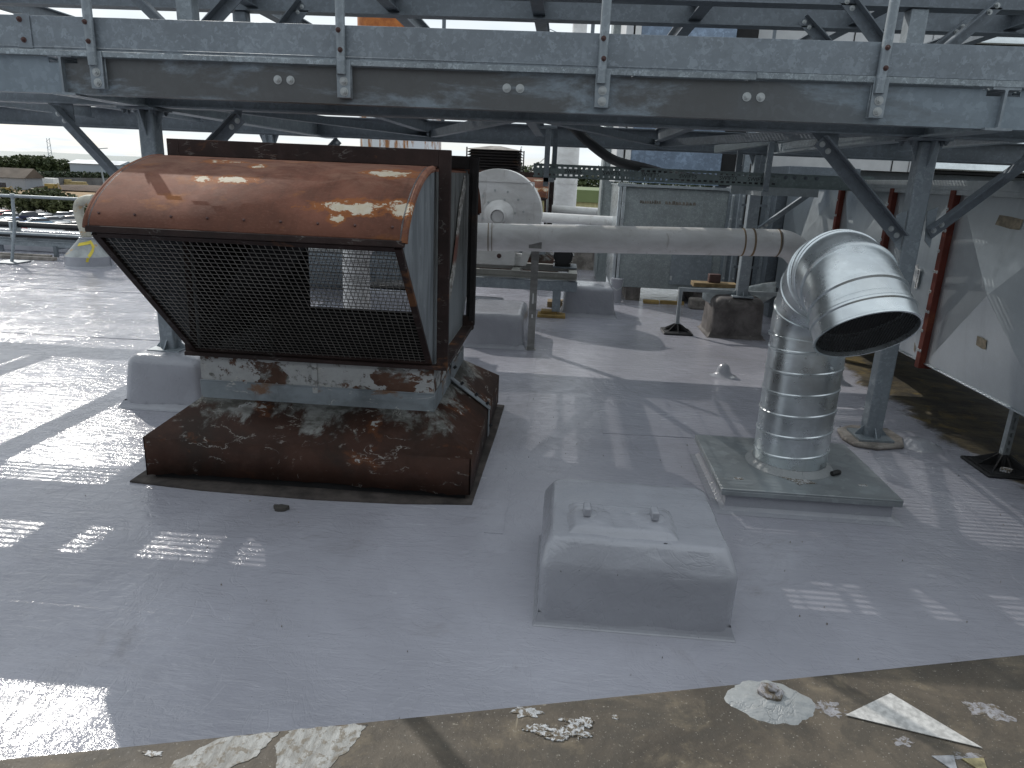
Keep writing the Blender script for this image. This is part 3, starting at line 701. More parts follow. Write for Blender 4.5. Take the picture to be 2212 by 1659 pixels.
# shear so that the lock seams climb like a spiral
for v in pipe.data.vertices:
    if .2 < v.co.z < .84: v.co.z += .020*v.co.x/r
RB = .36; PJ = math.radians(84); TH = math.radians(-5); TW = math.radians(13)
def raw(ph):
    hy = RB*(1-math.cos(ph)); c = V((0,-hy,RB*math.sin(ph))); t = V((0,-math.sin(ph),-math.cos(ph)*-1)); return c, t
CJ, TJ = raw(PJ)
RTW = Matrix.Translation(CJ) @ Matrix.Rotation(TW, 4, TJ) @ Matrix.Translation(-CJ)
RTH = Matrix.Translation(V((BX,BY,.895))) @ Matrix.Rotation(TH, 4, 'Z')
def eframe(p):
    ph = math.radians(p); c, t = raw(ph); a = V((1,0,0))
    if ph > PJ: c = RTW @ c; t = RTW.to_3x3() @ t; a = RTW.to_3x3() @ a
    c = RTH @ c; t = RTH.to_3x3() @ t; a = RTH.to_3x3() @ a
    return c, t.normalized(), a.normalized(), t.cross(a).normalized()
def elbow(p, rr):
    c, t, a, b = eframe(p)
    return [c+(a*math.cos(2*PI*k/64)+b*math.sin(2*PI*k/64))*rr for k in range(64)]
def elbow_mesh(segs, ribs, mb):
    rows = []
    for i, (p, rr) in enumerate(segs): rows.append(elbow(p, rr))
    for i in range(len(rows)-1): mb.add(rows[i]+rows[i+1], [(k,(k+1)%64,64+(k+1)%64,64+k) for k in range(64)])
r2 = .203
s1 = [(-3.5,r2+.006),(-1.5,r2+.006),(-1,r2)]
def rib(p, rr, h=.006): return [(p-1.3,rr),(p-.6,rr+h),(p+.6,rr+h),(p+1.3,rr)]
def dense(p0, p1, rr, n=6): return [(p0+(p1-p0)*i/n, rr) for i in range(n+1)]
s1 += dense(0,20,r2)+rib(22,r2)+dense(24,43,r2)+rib(45,r2)+dense(47,66,r2)+rib(68,r2,.008)+[(71,r2)]+rib(75,r2,.006)
m1 = MB(); elbow_mesh(s1+[(83,r2)], None, m1); m1.build('lower_elbow', M['bright'], sd, ang=25)
r3 = r2+.005
s2 = [(84.1,r3+.006)]+rib(87,r3,.007)+rib(92,r3,.006)+dense(94,110,r3)+rib(112,r3,.008)+dense(114,132,r3)+rib(134,r3,.008)+dense(136,141,r3)+[(142,r3+.008)]
m2 = MB(); elbow_mesh(s2, None, m2); m2.build('upper_elbow', M['bright'], sd, ang=25)
oc, ax, oa, ob_ = eframe(142)
cb = MB(); a = oa; b = ob_; rows = []
for d, rr in ((-.004,.2155),(.018,.217),(.024,.222),(.034,.222),(.04,.216),(.095,.216),(.10,.222),(.108,.222),(.108,.213),(.03,.209)):
    rows.append([oc+ax*d+(a*math.cos(2*PI*k/64)+b*math.sin(2*PI*k/64))*rr for k in range(64)])
for i in range(len(rows)-1): cb.add(rows[i]+rows[i+1], [(k,(k+1)%64,64+(k+1)%64,64+k) for k in range(64)])
cb.build('outlet_collar', M['bright'], sd, ang=25)
ms = MB()
for i in range(-16, 17):
    o_ = i*.0127; hl = math.sqrt(max(0,.209**2-o_**2))
    if hl < .01: continue
    p = oc+ax*.085
    ms.bar(p+a*o_-b*hl, p+a*o_+b*hl, .0022,.0022, ax); ms.bar(p+b*o_-a*hl+ax*.002, p+b*o_+a*hl+ax*.002, .0022,.0022, ax)
ms.build('outlet_mesh', M['wiredark'], sd, smooth=False)
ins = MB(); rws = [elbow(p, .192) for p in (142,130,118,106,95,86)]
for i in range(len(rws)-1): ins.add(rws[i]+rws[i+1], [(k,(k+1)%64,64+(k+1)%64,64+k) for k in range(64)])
ins.poly(rws[-1]); ins.build('duct_mouth_shade', M['inside'], sd)  # near-black sleeve paints the shade in the outlet mouth
for k in range(5):
    an = -1.9+k*.75; MB().cyl((BX+(r)*math.cos(an),BY+r*math.sin(an),.80-.05*(k%2)),(BX+(r+.007)*math.cos(an),BY+(r+.007)*math.sin(an),.80-.05*(k%2)),.006,n=8).build('screw', M['bolt'], sd)
tag(MB().tube([(BX+.19,BY-.15,.15),(BX+.225,BY-.13,.155),(BX+.24,BY-.12,.15)],.014,8).build('cable_stub', M['blackrubber'], loc=(BX+.22,BY-.13,.14)), 'short black cable stub poking out beside the spiral duct base', 'cable')

# ------------------------------------------------------------------ steel walkway
wk = thing('steel_walkway', (2.16,4.75,0), 'long galvanised steel walkway frame with toe plate spanning the view overhead', 'walkway')
SX = (-2.76, 2.16); ZB = 1.967; XL, XR = -3.36, 5.2
segs = [(XL,-2.7635),(-2.7565,2.1565),(2.1635,XR)]
wb = MB()
for i, (a, b) in enumerate(segs):
    pts = [(a,1.986),(b,1.986)]
    pts += [(b,2.130),(b-.078,2.130),(b-.078,2.160)] if i < 2 else [(b,2.160)]
    pts += [(a+.078,2.160),(a+.078,2.130),(a,2.130)] if i > 0 else [(a,2.160)]
    wb.prism(pts, 'y', 4.0, 4.008)
    wb.box(a+(.08 if i else 0),b-(.08 if i<2 else 0),4.008,4.075,2.148,2.1595)
    wb.box(a,b,3.997,4.075,1.975 if i!=9 else 0,1.9858)
wb.build('fascia_channel', M['web'], wk)
lp = MB().box(XL,.93,3.968,3.974,2.1625,2.19).box(.931,XR,3.968,3.974,2.170,2.199)
lp.box(XL,XR,3.974,3.99,2.1675,2.186)
lp.build('edge_trim', M['trim'], wk, bevel=.0015)
MB().box(XL,XR,3.978,3.984,2.1875,2.357).box(XL,XR,3.9745,3.978,2.201,2.207).build('toe_plate', M['toe'], wk, bevel=.001)
MB().box(-2.985,-2.90,3.972,3.978,2.196,2.362).build('splice_plate', M['toe'], wk, bevel=.001)
BM = {}
def bolt(parent, p, d, r=.014, mat='bolt', h=.011):
    key = (tuple(d), r, mat, h, tuple(parent['_o'])); 
    if key not in BM:
        dv = V(d).normalized(); q = V(p)
        b = MB().cyl(q, q+dv*.003, r*1.45, n=14).cyl(q+dv*.003, q+dv*(h), r, n=6).cyl(q+dv*h, q+dv*(h+.008), r*.55, n=8)
        o = b.build('bolt', M[mat], parent, ang=30); BM[key] = (o, q); return o
    o, q = BM[key]; return dup_part(o, V(p)-q)
for x in (-2.945,-2.94): pass
bolt(wk, (-2.955,3.972,2.335), (0,-1,0), .010, 'bolt_rust'); bolt(wk, (-2.945,3.972,2.235), (0,-1,0), .010, 'bolt_rust')
for x0, x1 in ((-1.57,-1.50),(-.34,-.27),(.90,.97),(3.37,3.44)):
    for x in (x0, x1): bolt(wk, (x,4.0,2.085), (0,-1,0), .0155)
st0 = None
for i, x in enumerate((-2.56,-1.208,.148,1.535,2.89,4.25)):
    if st0 is None:
        s = MB().tube([(x,3.952,2.118),(x,3.952,2.13),(x,3.952,3.28)], [.0242,.0242,.0242], 20)
        st0 = s.build('stanchion', M['steel'], wk, ang=30)
        MB().box(x-.028,x+.046,3.985,3.997,2.003,2.163).box(x-.028,x+.046,3.958,3.967,2.003,2.19).build('foot_plate', M['steel'], st0, bevel=.002)
        bolt(st0, (x+.010,3.958,2.085), (0,-1,0), .0155); bolt(st0, (x+.012,3.958,2.033), (0,-1,0), .0155)
        bolt(st0, (x-.004,3.928,2.325), (0,-1,0), .009, 'bolt_rust'); bolt(st0, (x+.004,3.928,2.232), (0,-1,0), .009, 'bolt_rust')
        sx0 = x
    else: dup_part(st0, (x-sx0,0,0))
hr = MB().tube([(XL,3.952,3.29),(XR,3.952,3.29)], .024, 12).tube([(XL,3.952,2.84),(XR,3.952,2.84)], .02, 12); hr.build('handrail', M['steel'], wk)
for i, x in enumerate(SX):
    MB().ibeam((x,3.972,ZB),(x,8.6,ZB),.203,.134,.0125,.012).build('cross_beam', M['steel'], wk)
    cp = MB().box(x-.12,x+.12,4.63,4.87,ZB-.016,ZB-.001); cp.build('cap_plate', M['steel_dark'], wk, bevel=.002)
    for dx in (-.09,.09):
        for dy in (-.09,.09,-.04): bolt(wk, (x+dx,4.75+dy,ZB-.016), (0,0,-1), .014, 'steel_dark', .018)
MB().ibeam((5.6,3.985,ZB),(5.6,8.6,ZB)).build('cross_beam', M['steel'], wk)
MB().ibeam((-7.6,3.985,ZB),(-7.6,8.6,ZB)).build('cross_beam', M['steel'], wk)
for a, b in ((-7.7,-2.767),(-2.753,2.153),(2.167,5.5)):
    MB().ibeam((a,4.75,ZB+.004),(b,4.75,ZB+.004)).build('long_beam', M['steel_dark'], wk)
    MB().ibeam((a,8.08,ZB+.004),(b,8.08,ZB+.004),.203,.134).build('long_beam', M['steel_dark'], wk)
    MB().box(a,b,8.02,8.14,ZB-.006,ZB+.003).build('soffit_strip', M['steel_dark'], wk)
for x in (-6.5,-5.27,-4.03,-1.53,-.305,.935,3.4):
    if x < -3: MB().ibeam((x,4.83,2.06),(x,8.0,2.06),.127,.076).build('secondary_beam', M['steel_dark'], wk)
    else: MB().ibeam((x,4.01,2.045),(x,8.0,2.045),.127,.076).build('secondary_beam', M['steel_dark'], wk)
for a, b in (((-2.7,4.85),(-1.53,8.0)),((-.30,4.85),(-1.5,8.0)),((-.3,4.9),(.9,8.)),((2.1,4.85),(.96,8.))):
    MB().angle((a[0],a[1],2.0),(b[0],b[1],2.0),.07,.007).build('plan_brace', M['steel_dark'], wk)
# grating panels, bearing bars along x
def grating(x0, x1, y0, y1, z, parent, name='grating_panel', d=.02, pitch=.041, ty=.005):
    g = MB(); y = y0
    while y <= y1: g.box(x0,x1,y-ty/2,y+ty/2,z,z+d); y += pitch
    x = x0+.003
    while x <= x1: g.box(x-.002,x+.002,y0,y1,z+d-.008,z+d-.001); x += .2
    for xx in (x0,x1): g.box(xx-.0025,xx+.0025,y0,y1,z,z+d)
    return g.build(name, M['steel_dark'], parent, smooth=False)
xs = [-3.34,-2.76,-2.145,-1.53,-.92,-.305,.315,.935,1.55,2.16,2.78,3.4,4.6]
for i in range(len(xs)-1):
    grating(xs[i]+.01, xs[i+1]-.01, 4.02, 4.72, 2.176, wk)
    grating(xs[i]+.01, xs[i+1]-.01, 4.80, 5.22, 2.178, wk)
    grating(xs[i]+.01, xs[i+1]-.01, 5.24, 5.88, 2.176, wk)
    if i > 0: grating(xs[i]+.01, xs[i+1]-.01, 5.9, 7.9, 2.176, wk)
for a_, b_ in ((-7.5,-6.55),(-6.45,-5.32),(-5.22,-4.08),(-3.98,-3.38)): grating(a_, b_, 4.80, 5.92, 2.176, wk)
# columns
def column(x, y, z0, z1, w, parent, fins=True, mat='steel'):
    o = MB().box(x-w/2,x+w/2,y-w/2,y+w/2,z0,z1).build('column', M[mat], parent, bevel=.012, seg=3)
    if fins:
        MB().box(x-.115,x+.115,y-.115,y+.115,z0-.005,z0+.012).build('base_plate', M[mat], o, bevel=.002)
        f = MB()
        for sx, sy in ((1,0),(-1,0),(0,1),(0,-1)):
            if sx: f.prism([(x+sx*w/2,z0+.012),(x+sx*(w/2+.055),z0+.012),(x+sx*w/2,z0+.075)], 'y', y-.004,y+.004)
            else: f.prism([(y+sy*w/2,z0+.012),(y+sy*(w/2+.055),z0+.012),(y+sy*w/2,z0+.075)], 'x', x-.004,x+.004)
        f.build('base_fin', M[mat], o)
        g = MB()
        for sx in (1,-1):
            g.prism([(y+sx*w/2,z1-.001),(y+sx*(w/2+.07),z1-.001),(y+sx*w/2,z1-.16)], 'x', x-.004,x+.004)
            g.prism([(x+sx*w/2,z1-.001),(x+sx*(w/2+.05),z1-.001),(x+sx*w/2,z1-.12)], 'y', y-.004,y+.004)
        g.build('cap_fin', M[mat], o)
    return o
column(2.185,4.75,.035,ZB-.016,.108,wk)
column(-2.735,4.75,.36,ZB-.016,.108,wk)
column(2.03,8.08,.455,ZB-.006,.12,wk)
column(-3.30,8.08,.005,ZB-.006,.12,wk)
pad = MB().prism([(1.99,4.72),(2.02,4.60),(2.16,4.55),(2.36,4.62),(2.42,4.78),(2.40,4.97),(2.15,5.0),(2.02,4.9)], 'z', .0, .03)
tag(pad.build('column_pad', M['conc'], loc=(2.19,4.75,0), bevel=.012, seg=2), 'rough pale mortar pad under the right steel column', 'pad')
def brace(p, q, parent, mat='steel_dark', a=.075, flip=1, y=None):
    p, q = V(p), V(q); b = MB().angle(p, q, a, .008, (0,-1,0), flip).build('brace', M[mat], parent)
    d = (q-p).normalized(); sd_ = d.cross(V((0,-1,0))).normalized()*flip
    for e, s in ((p,1),(q,-1)):
        for k in (.03,.085): bolt(parent, e+d*s*k+sd_*.038+V((0,-.008,0)), (0,-1,0), .012)
    return b
brace((1.545,4.69,1.955),(2.125,4.69,1.395), wk, flip=1)
brace((2.80,4.69,1.955),(2.245,4.69,1.435), wk, flip=-1)
brace((-3.30,4.69,1.955),(-2.80,4.69,1.42), wk, flip=1)
brace((-2.12,4.69,1.955),(-2.66,4.69,1.44), wk, flip=-1)
for (x, dx, z) in ((2.185,-.12,1.39),(2.185,.06,1.42),(-2.735,-.12,1.40),(-2.735,.06,1.42)):
    MB().prism([(x+dx,z+.12),(x+dx+.06,z+.15),(x+dx+.06,z-.1),(x+dx+.02,z-.06)], 'y', 4.705, 4.713).build('gusset', M['steel'], wk)
for x, s in ((1.50,1),(2.86,-1),(-3.36,1),(-2.06,-1)):
    MB().prism([(x-.03,1.972),(x+.11*s+.03,1.972),(x+.14*s,1.86),(x+.05*s,1.90)][::s], 'y', 4.705, 4.713).build('gusset', M['steel_dark'], wk)
brace((-2.52,8.02,1.955),(-3.22,8.02,1.25), wk, flip=-1)
brace((2.62,8.02,1.66),(2.09,8.02,1.22), wk, 'steel', .06, flip=-1)
# trapeze and rear framing at the right
tz = MB().box(1.66,2.52,7.55,7.63,1.605,1.645).box(1.66,2.52,7.55,7.556,1.56,1.605); tz.build('cross_rail', M['strut'], wk)

# upper platform ---------------------------------------------------
up = thing('steel_platform', (2.2,5.3,2.2), 'upper steel platform on posts and diagonal braces above the walkway', 'platform')
for x in (-2.70,2.21): column(x,5.30,2.19,2.79,.115,up,False)
for x in (-2.79,2.42): column(x,6.40,2.20,2.865,.10,up,False,'steel_dark')
for a, b in ((-9,1.95),(1.96,7)): pass
MB().ibeam((-9,5.30,2.79),(8,5.30,2.79),.254,.146).build('platform_beam', M['steel_dark'], up)
MB().ibeam((-9,6.40,2.865),(8,6.40,2.865),.254,.146).build('platform_beam', M['steel_dark'], up)
for x in (-7.6,-5.2,-2.70,-1.5,-.3,.95,2.21,3.4,4.6): MB().ibeam((x,5.37,2.90),(x,9.0,2.90),.127,.10).build('joist', M['steel_dark'], up)
brace((-3.10,5.235,2.83),(-2.70,5.235,2.46), up, flip=1); brace((-2.26,5.235,2.83),(-2.66,5.235,2.46), up, flip=-1)
brace((1.74,5.235,2.86),(2.16,5.235,2.44), up, flip=1); brace((2.66,5.235,2.86),(2.25,5.235,2.44), up, flip=-1)
brace((-2.26,6.335,2.95),(-2.75,6.335,2.40), up, flip=-1, a=.1); brace((1.80,6.335,2.95),(2.38,6.335,2.45), up, flip=1); brace((3.0,6.335,2.95),(2.48,6.335,2.45), up, flip=-1)
for (x0,x1) in ((-2.98,-2.42),(1.95,2.48)):
    MB().box(x0+.05,x1-.05,5.246,5.254,2.40,2.545).build('gusset', M['steel'], up)
for x in (-3.55,-1.345,.175,1.98): MB().cyl((x,7.95,2.17),(x,7.95,3.3),.02,n=12).build('rear_stanchion', M['steel_dark'], up)

# ------------------------------------------------------------------ rectangular duct at the right
rd = thing('air_duct', (3.5,5.5,.4), 'large rectangular sheet metal air duct with red oxide flanges along the right side', 'air duct')
DX, DZ0, DZ1 = 2.73, .445, 1.665
ys = [2.3,3.85,5.33,6.30,7.45,9.3]
for i in range(5):
    y0, y1 = ys[i]+.03, ys[i+1]-.03; c = V((DX-.085,(y0+y1)/2,(DZ0+DZ1)/2))
    p = MB(); q = [(DX,y0,DZ0),(DX,y1,DZ0),(DX,y1,DZ1),(DX,y0,DZ1)]
    for k in range(4): p.add([q[k],q[(k+1)%4],tuple(c)], [(0,1,2)])
    p.poly([(DX,y0,DZ1),(DX,y1,DZ1),(4.3,y1,DZ1),(4.3,y0,DZ1)]); p.poly([(DX,y0,DZ0),(DX,y1,DZ0),(4.3,y1,DZ0),(4.3,y0,DZ0)]); p.poly([(4.3,y0,DZ0),(4.3,y1,DZ0),(4.3,y1,DZ1),(4.3,y0,DZ1)])
    if i in (0,4):
        yy = y0 if i == 0 else y1; p.poly([(DX,yy,DZ0),(4.3,yy,DZ0),(4.3,yy,DZ1),(DX,yy,DZ1)])
    p.build('duct_panel', M['duct'], rd, ang=1)
for y in ys[1:5]:
    f = MB().box(DX-.045,DX+.002,y-.032,y+.032,DZ0-.045,DZ1+.01).box(DX+.002,4.3,y-.032,y+.032,DZ0-.045,DZ0-.002)
    fo = f.build('flange', M['redflange'], rd, bevel=.003)
    for k in range(8):
        for dy in (-.016,.016):
            if k%2==0 or dy>0: bolt(fo, (DX-.045,y+dy,.53+k*.145), (-1,0,0), .008, 'bolt', .006)
tr = MB().box(DX-.035,DX+.05,2.3,9.3,DZ1+.012,DZ1+.075).box(DX-.035,DX-.031,2.3,9.3,DZ1-.02,DZ1+.012); tr.build('top_trim', M['strut'], rd, bevel=.003)
MB().box(DX-.012,DX+.02,2.3,9.3,DZ0-.012,DZ0-.0005).build('bottom_trim', M['duct'], rd, bevel=.002)
tm = plain('brown parcel tape', (.22,.185,.13), .5, 0, .3, 20)
def facet(y, z):
    for i in range(5):
        if ys[i]+.03 <= y <= ys[i+1]-.03:
            yc, hy = (ys[i]+ys[i+1])/2, (ys[i+1]-ys[i])/2-.03; zc, hz = (DZ0+DZ1)/2, (DZ1-DZ0)/2
            return DX-.085*min(1-abs(y-yc)/hy, 1-abs(z-zc)/hz)
    return DX
def onduct(pts, name, mat, off=.002):
    MB().poly([(facet(y,z)-off,y,z) for y,z in pts]).build(name, mat, rd, smooth=False)
def tape(y, z, ly, lz, tilt=0):
    c, s = math.cos(tilt), math.sin(tilt)
    onduct([(y+a*c-b*s, z+a*s+b*c) for a, b in ((-ly,-lz),(-ly*.3,-lz*1.2),(ly,-lz),(ly*.95,lz),(0,lz*1.1),(-ly,lz))], 'tape_patch', tm, .004)
tape(4.64,1.50,.13,.03,.06); tape(4.60,.755,.055,.03,.05); tape(5.47,.60,.012,.10)
# return air arrow sticker
SXx = facet(5.60,1.03)-.001
onduct([(5.74,1.06),(5.60,1.135),(5.57,.985)], 'sticker', M['white'], .003)
MB().prism([(5.585,1.10),(5.545,1.10),(5.545,.955),(5.585,.955)], 'x', SXx-.0050, SXx-.0040).build('sticker', M['white'], rd, smooth=False)
def text(body, size, mat, parent, Mx, name='lettering', ext=.0006):
    cu = bpy.data.curves.new(name, 'FONT'); cu.body = body; cu.size = size; cu.align_x = 'CENTER'; cu.align_y = 'CENTER'; cu.extrude = ext
    to = bpy.data.objects.new('tmp', cu); COL.objects.link(to)
    dg = bpy.context.evaluated_depsgraph_get(); me = bpy.data.meshes.new_from_object(to.evaluated_get(dg))
    bpy.data.objects.remove(to); bpy.data.curves.remove(cu)
    o = V(parent['_o']); me.transform(Matrix.Translation(-o) @ Mx)
    me.materials.clear(); me.materials.append(mat)
    ob = bpy.data.objects.new(name, me); COL.objects.link(ob); ob.parent = parent; ob['_o'] = tuple(o); return ob
# text plane facing -x, reading upwards
text('RETURN AIR', .024, M['black'], rd, Matrix(((0,0,-1,SXx-.0058),(0,1,0,5.565),(1,0,0,1.028),(0,0,0,1))) @ Matrix.Rotation(0,4,'Z'))

def strut_foot(name, x, y, h, label, lean=0):
    t = thing(name, (x,y,0), label, 'support foot', 'slotted struts on black rubber feet')
    f = MB().box(x-.165,x+.165,y-.165,y+.165,.0,.022); f.frus((x-.15,x+.15,y-.15,y+.15,.022),(x-.13,x+.13,y-.13,y+.13,.030))
    fo = f.build('rubber_foot', M['blackrubber'], t, bevel=.012, seg=2)
    r_ = MB()
    for k in range(8):
        a = k*PI/4; L = .145 if k%2==0 else .17
        r_.prism([(0,.028),(L,.028),(.035,.105),(0,.105)], 'y', -.004, .004)
        nv = 8; base = len(r_.v)-nv
        for i in range(base, len(r_.v)):
            vx, vy, vz = r_.v[i]; r_.v[i] = (x+vx*math.cos(a)-vy*math.sin(a), y+vx*math.sin(a)+vy*math.cos(a), vz)
    r_.lathe([(.04,.03),(.036,.105)], (x,y,0), 8, True)
    r_.build('rib', M['blackrubber'], fo)
    w = .041; s = MB().box(x-w/2,x-w/2+.003,y-w/2,y+w/2,.09,h).box(x+w/2-.003,x+w/2,y-w/2,y+w/2,.09,h)
    z = .10                       # slotted face towards the viewer
    s.box(x-w/2+.003,x-.007,y-w/2,y-w/2+.003,.09,h).box(x+.007,x+w/2-.003,y-w/2,y-w/2+.003,.09,h)
    while z < h-.02:
        s.box(x-.007,x+.007,y-w/2,y-w/2+.003,z,z+.022); z += .05
    s.box(x-w/2+.003,x+w/2-.003,y-w/2+.012,y-w/2+.014,.09,h)
    s.build('strut', M['strut'], t, smooth=False)
    return t
strut_foot('strut_support', 2.835,4.36,1.0,'slotted strut on a black rubber foot under the edge of the big air duct')
t_ = strut_foot('strut_support', 1.36,8.08,.50,'slotted strut on a black rubber foot in the middle of the deck')
MB().box(1.34,2.45,8.10,8.14,.47,.51).build('cross_bar', M['strut'], t_)
tag(MB().prism(blob(2.80,4.25,.035,.02,14,.5,8),'z',.03,.05).build('paper_scrap', M['flake'], loc=(2.8,4.25,.03)), 'crumpled pale scrap lying on the rubber foot by the air duct', 'scrap')

# ------------------------------------------------------------------ white exhaust pipe, stand
wp = thing('exhaust_pipe', (.6,6.9,1.1), 'long weathered white pipe crossing horizontally behind the spiral duct', 'pipe')
pa = V((-1.7,6.72,1.055)); pb = V((2.03,7.02,1.135)); rp = .128
MB().tube([pa, pb], rp, 32).build('pipe', M['whitepipe'], wp)
el = [pb+V((0,0,0))]
dirp = (pb-pa).normalized()
for i in range(1, 9):
    a = i/8*PI/4; el.append(pb+dirp*(.32*math.sin(a))+V((0,0,-1))*(.32*(1-math.cos(a)))+V((0,.05*a,0)))
el.append(el[-1]+(el[-1]-el[-2]).normalized()*.45)
MB().tube(el, rp, 32).build('elbow', M['whitepipe'], wp)
el2 = [pa]
for i in range(1, 10): a = i/9*PI/2; el2.append(pa-dirp*(.25*math.sin(a))+V((0,0,-1))*(.25*(1-math.cos(a))))
el2.append(V((el2[-1].x,el2[-1].y,0))); MB().tube(el2, rp, 24).build('elbow', M['whitepipe'], wp)
bandm = rust('weld band', (.24,.18,.12), (.10,.06,.03), (.3,.2,.1), darkamt=.4)
for tt, w in ((.268,.008),(.277,.005),(.91,.014),(.935,.018),(.999,.01)):
    c = pa+(pb-pa)*tt; MB().tube([c-dirp*w/2, c+dirp*w/2], rp+.004, 32).build('weld_band', bandm, wp)
ps = thing('pipe_stand', (-.25,6.85,0), 'slim upright steel stand holding up the white pipe by the rusty vent', 'pipe stand')
pm = galv('stand steel', (.33,.33,.32), 30, .2, .5, .3, .5)
s_ = MB().box(-.285,-.215,6.83,6.836,0,.96).box(-.285,-.279,6.836,6.875,0,.96).box(-.221,-.215,6.836,6.875,0,.96); s_.build('post', pm, ps, bevel=.001)
for z0, z1 in ((.46,.56),(.32,.355)): MB().box(-.256,-.244,6.828,6.8305,z0,z1).build('slot', M['white'], ps)
MB().box(-.30,-.20,6.80,6.9,0,.008).build('base_plate', pm, ps)
sdl = MB(); sdl.tube([V((-.25,6.86,1.092))+V((0,math.cos(a)*.136,math.sin(a)*.136)) for a in [PI+.25+i*(PI-.5)/10 for i in range(11)]], .008, 8); sdl.box(-.31,-.19,6.715,6.722,1.0,1.06).box(-.29,-.21,6.80,6.90,.945,.965)
sdl.build('saddle', pm, ps)

# ------------------------------------------------------------------ centrifugal fan on its frame
fn = thing('centrifugal_fan', (-.8,9.2,0), 'white centrifugal fan with snail casing and bolted inlet, behind the rusty vent', 'fan')
FC = V((-.80,9.0,1.16))
sc_ = [];  N = 48
for i in range(N+1):
    a = PI*1.5 - 2*PI*.76*i/N if False else math.radians(-75)+math.radians(300)*i/N
    rr = .50+.10*i/N
    sc_.append((FC.x+rr*math.cos(a), FC.z+rr*math.sin(a)))
sc_ += [(FC.x-.60,.55),(FC.x+.32,.55),(FC.x+.36,.66)]
MB().prism(sc_, 'y', 9.0, 9.42).build('scroll_casing', M['whitepipe'], fn, bevel=.006, seg=2)
MB().prism(sc_[:N+1], 'y', 8.985, 8.9995).build('casing_rim', M['whitepipe'], fn, bevel=.004)
def ring(r0, r1, y, h, nm, mat=M['whitepipe']):
    m = MB(); n = 40; vs = []
    for rr, yy in ((r0,y),(r0,y-h),(r1,y-h),(r1,y)): vs += [(FC.x+rr*math.cos(2*PI*k/n),yy,FC.z+rr*math.sin(2*PI*k/n)) for k in range(n)]
    m.add(vs, [(i*n+k,i*n+(k+1)%n,(i+1)*n+(k+1)%n,(i+1)*n+k) for i in range(3) for k in range(n)]); return m.build(nm, mat, fn)
ring(.335,.20,8.985,.014,'inlet_plate'); ring(.225,.16,8.97,.02,'inlet_flange')
cone = MB(); n = 40; vs = []
for rr, yy in ((.20,8.96),(.17,8.93),(.125,8.86),(.095,8.80),(.085,8.72),(.078,8.72),(.07,8.9)): vs += [(FC.x+rr*math.cos(2*PI*k/n),yy,FC.z+rr*math.sin(2*PI*k/n)) for k in range(n)]
cone.add(vs, [(i*n+k,i*n+(k+1)%n,(i+1)*n+(k+1)%n,(i+1)*n+k) for i in range(6) for k in range(n)]); cone.cyl((FC.x,8.735,FC.z),(FC.x,8.90,FC.z),.072,.072,24); cone.build('inlet_cone', M['whitepipe'], fn)
for k in range(12):
    a = k*PI/6+.2; bolt(fn, (FC.x+.305*math.cos(a),8.971,FC.z+.305*math.sin(a)), (0,-1,0), .009); 
    if k%2==0: bolt(fn, (FC.x+.205*math.cos(a),8.95,FC.z+.205*math.sin(a)), (0,-1,0), .009)
MB().box(FC.x-.55,FC.x+.42,8.975,8.985,1.56,1.575).box(FC.x+.40,FC.x+.42,8.975,8.985,.80,1.56).box(FC.x-.2,FC.x+.34,8.965,8.985,.785,.80).build('seam_angle', M['whitepipe'], fn)
MB().box(FC.x-.40,FC.x+.22,8.95,9.0,.56,.765).build('service_door', M['whitepipe'], fn, bevel=.004); bolt(fn, (FC.x+.02,8.95,.67), (0,-1,0), .02, 'bolt_rust')
MB().prism([(FC.x+.34,.86),(FC.x+.46,.86),(FC.x+.36,.56),(FC.x+.27,.56)], 'y', 8.97,8.985).build('stiffener', M['whitepipe'], fn)
mo = MB(); mo.cyl((.02,9.02,.70),(.02,9.45,.70),.125,n=10).cyl((.02,8.99,.70),(.02,9.02,.70),.10,n=10).box(-.08,.12,9.05,9.40,.56,.60)
for k in range(10): a = k*PI/5; mo.bar((.02+.125*math.cos(a),9.06,.70+.125*math.sin(a)),(.02+.125*math.cos(a),9.42,.70+.125*math.sin(a)),.008,.03,(math.cos(a),0,math.sin(a)))
mo.build('motor', M['hose'], fn); MB().box(-.10,.2,8.98,9.42,.55,.565).build('motor_plate', M['steel_dark'], fn)
skm = galv('skid steel', (.36,.36,.33), 30, .15, .5, .3, .3)
MB().box(-1.9,.20,8.62,8.63,.46,.545).box(-1.9,.20,8.58,8.62,.46,.468).box(-1.9,.20,8.58,8.62,.537,.545).box(-1.9,.20,9.38,9.46,.46,.545).box(-1.9,-1.8,8.63,9.38,.46,.54).box(.1,.2,8.63,9.38,.46,.54).box(-.6,-.5,8.63,9.38,.46,.54).build('skid_rail', skm, fn)
MB().box(-2.0,.21,8.60,8.68,.32,.44).box(-2.0,.21,9.36,9.44,.32,.44).build('base_rail', M['steel'], fn, bevel=.003)
for x in (-1.6,-.03):
    for y in (8.64,9.40): MB().box(x-.05,x+.05,y-.05,y+.05,.07,.32).build('leg', M['steel'], fn, bevel=.004)
for x in (-.03,):
    tag(MB().box(x-.22,x+.12,8.52,8.76,0,.035).box(x-.18,x+.02,8.6,8.76,.035,.07).build('timber_pad', M['yellowwood'], loc=(x,8.64,0), bevel=.004), 'yellow timber packing under the leg of the white fan frame', 'timber')
tag(MB().box(-1.75,-1.45,8.5,8.8,0,.07).box(-1.75,-1.45,9.28,9.52,0,.07).box(-.15,.12,9.28,9.52,0,.07).build('timber_pad', M['timber'], loc=(-1.6,8.64,0)), 'brown timber packing under the hidden end of the fan frame', 'timber')
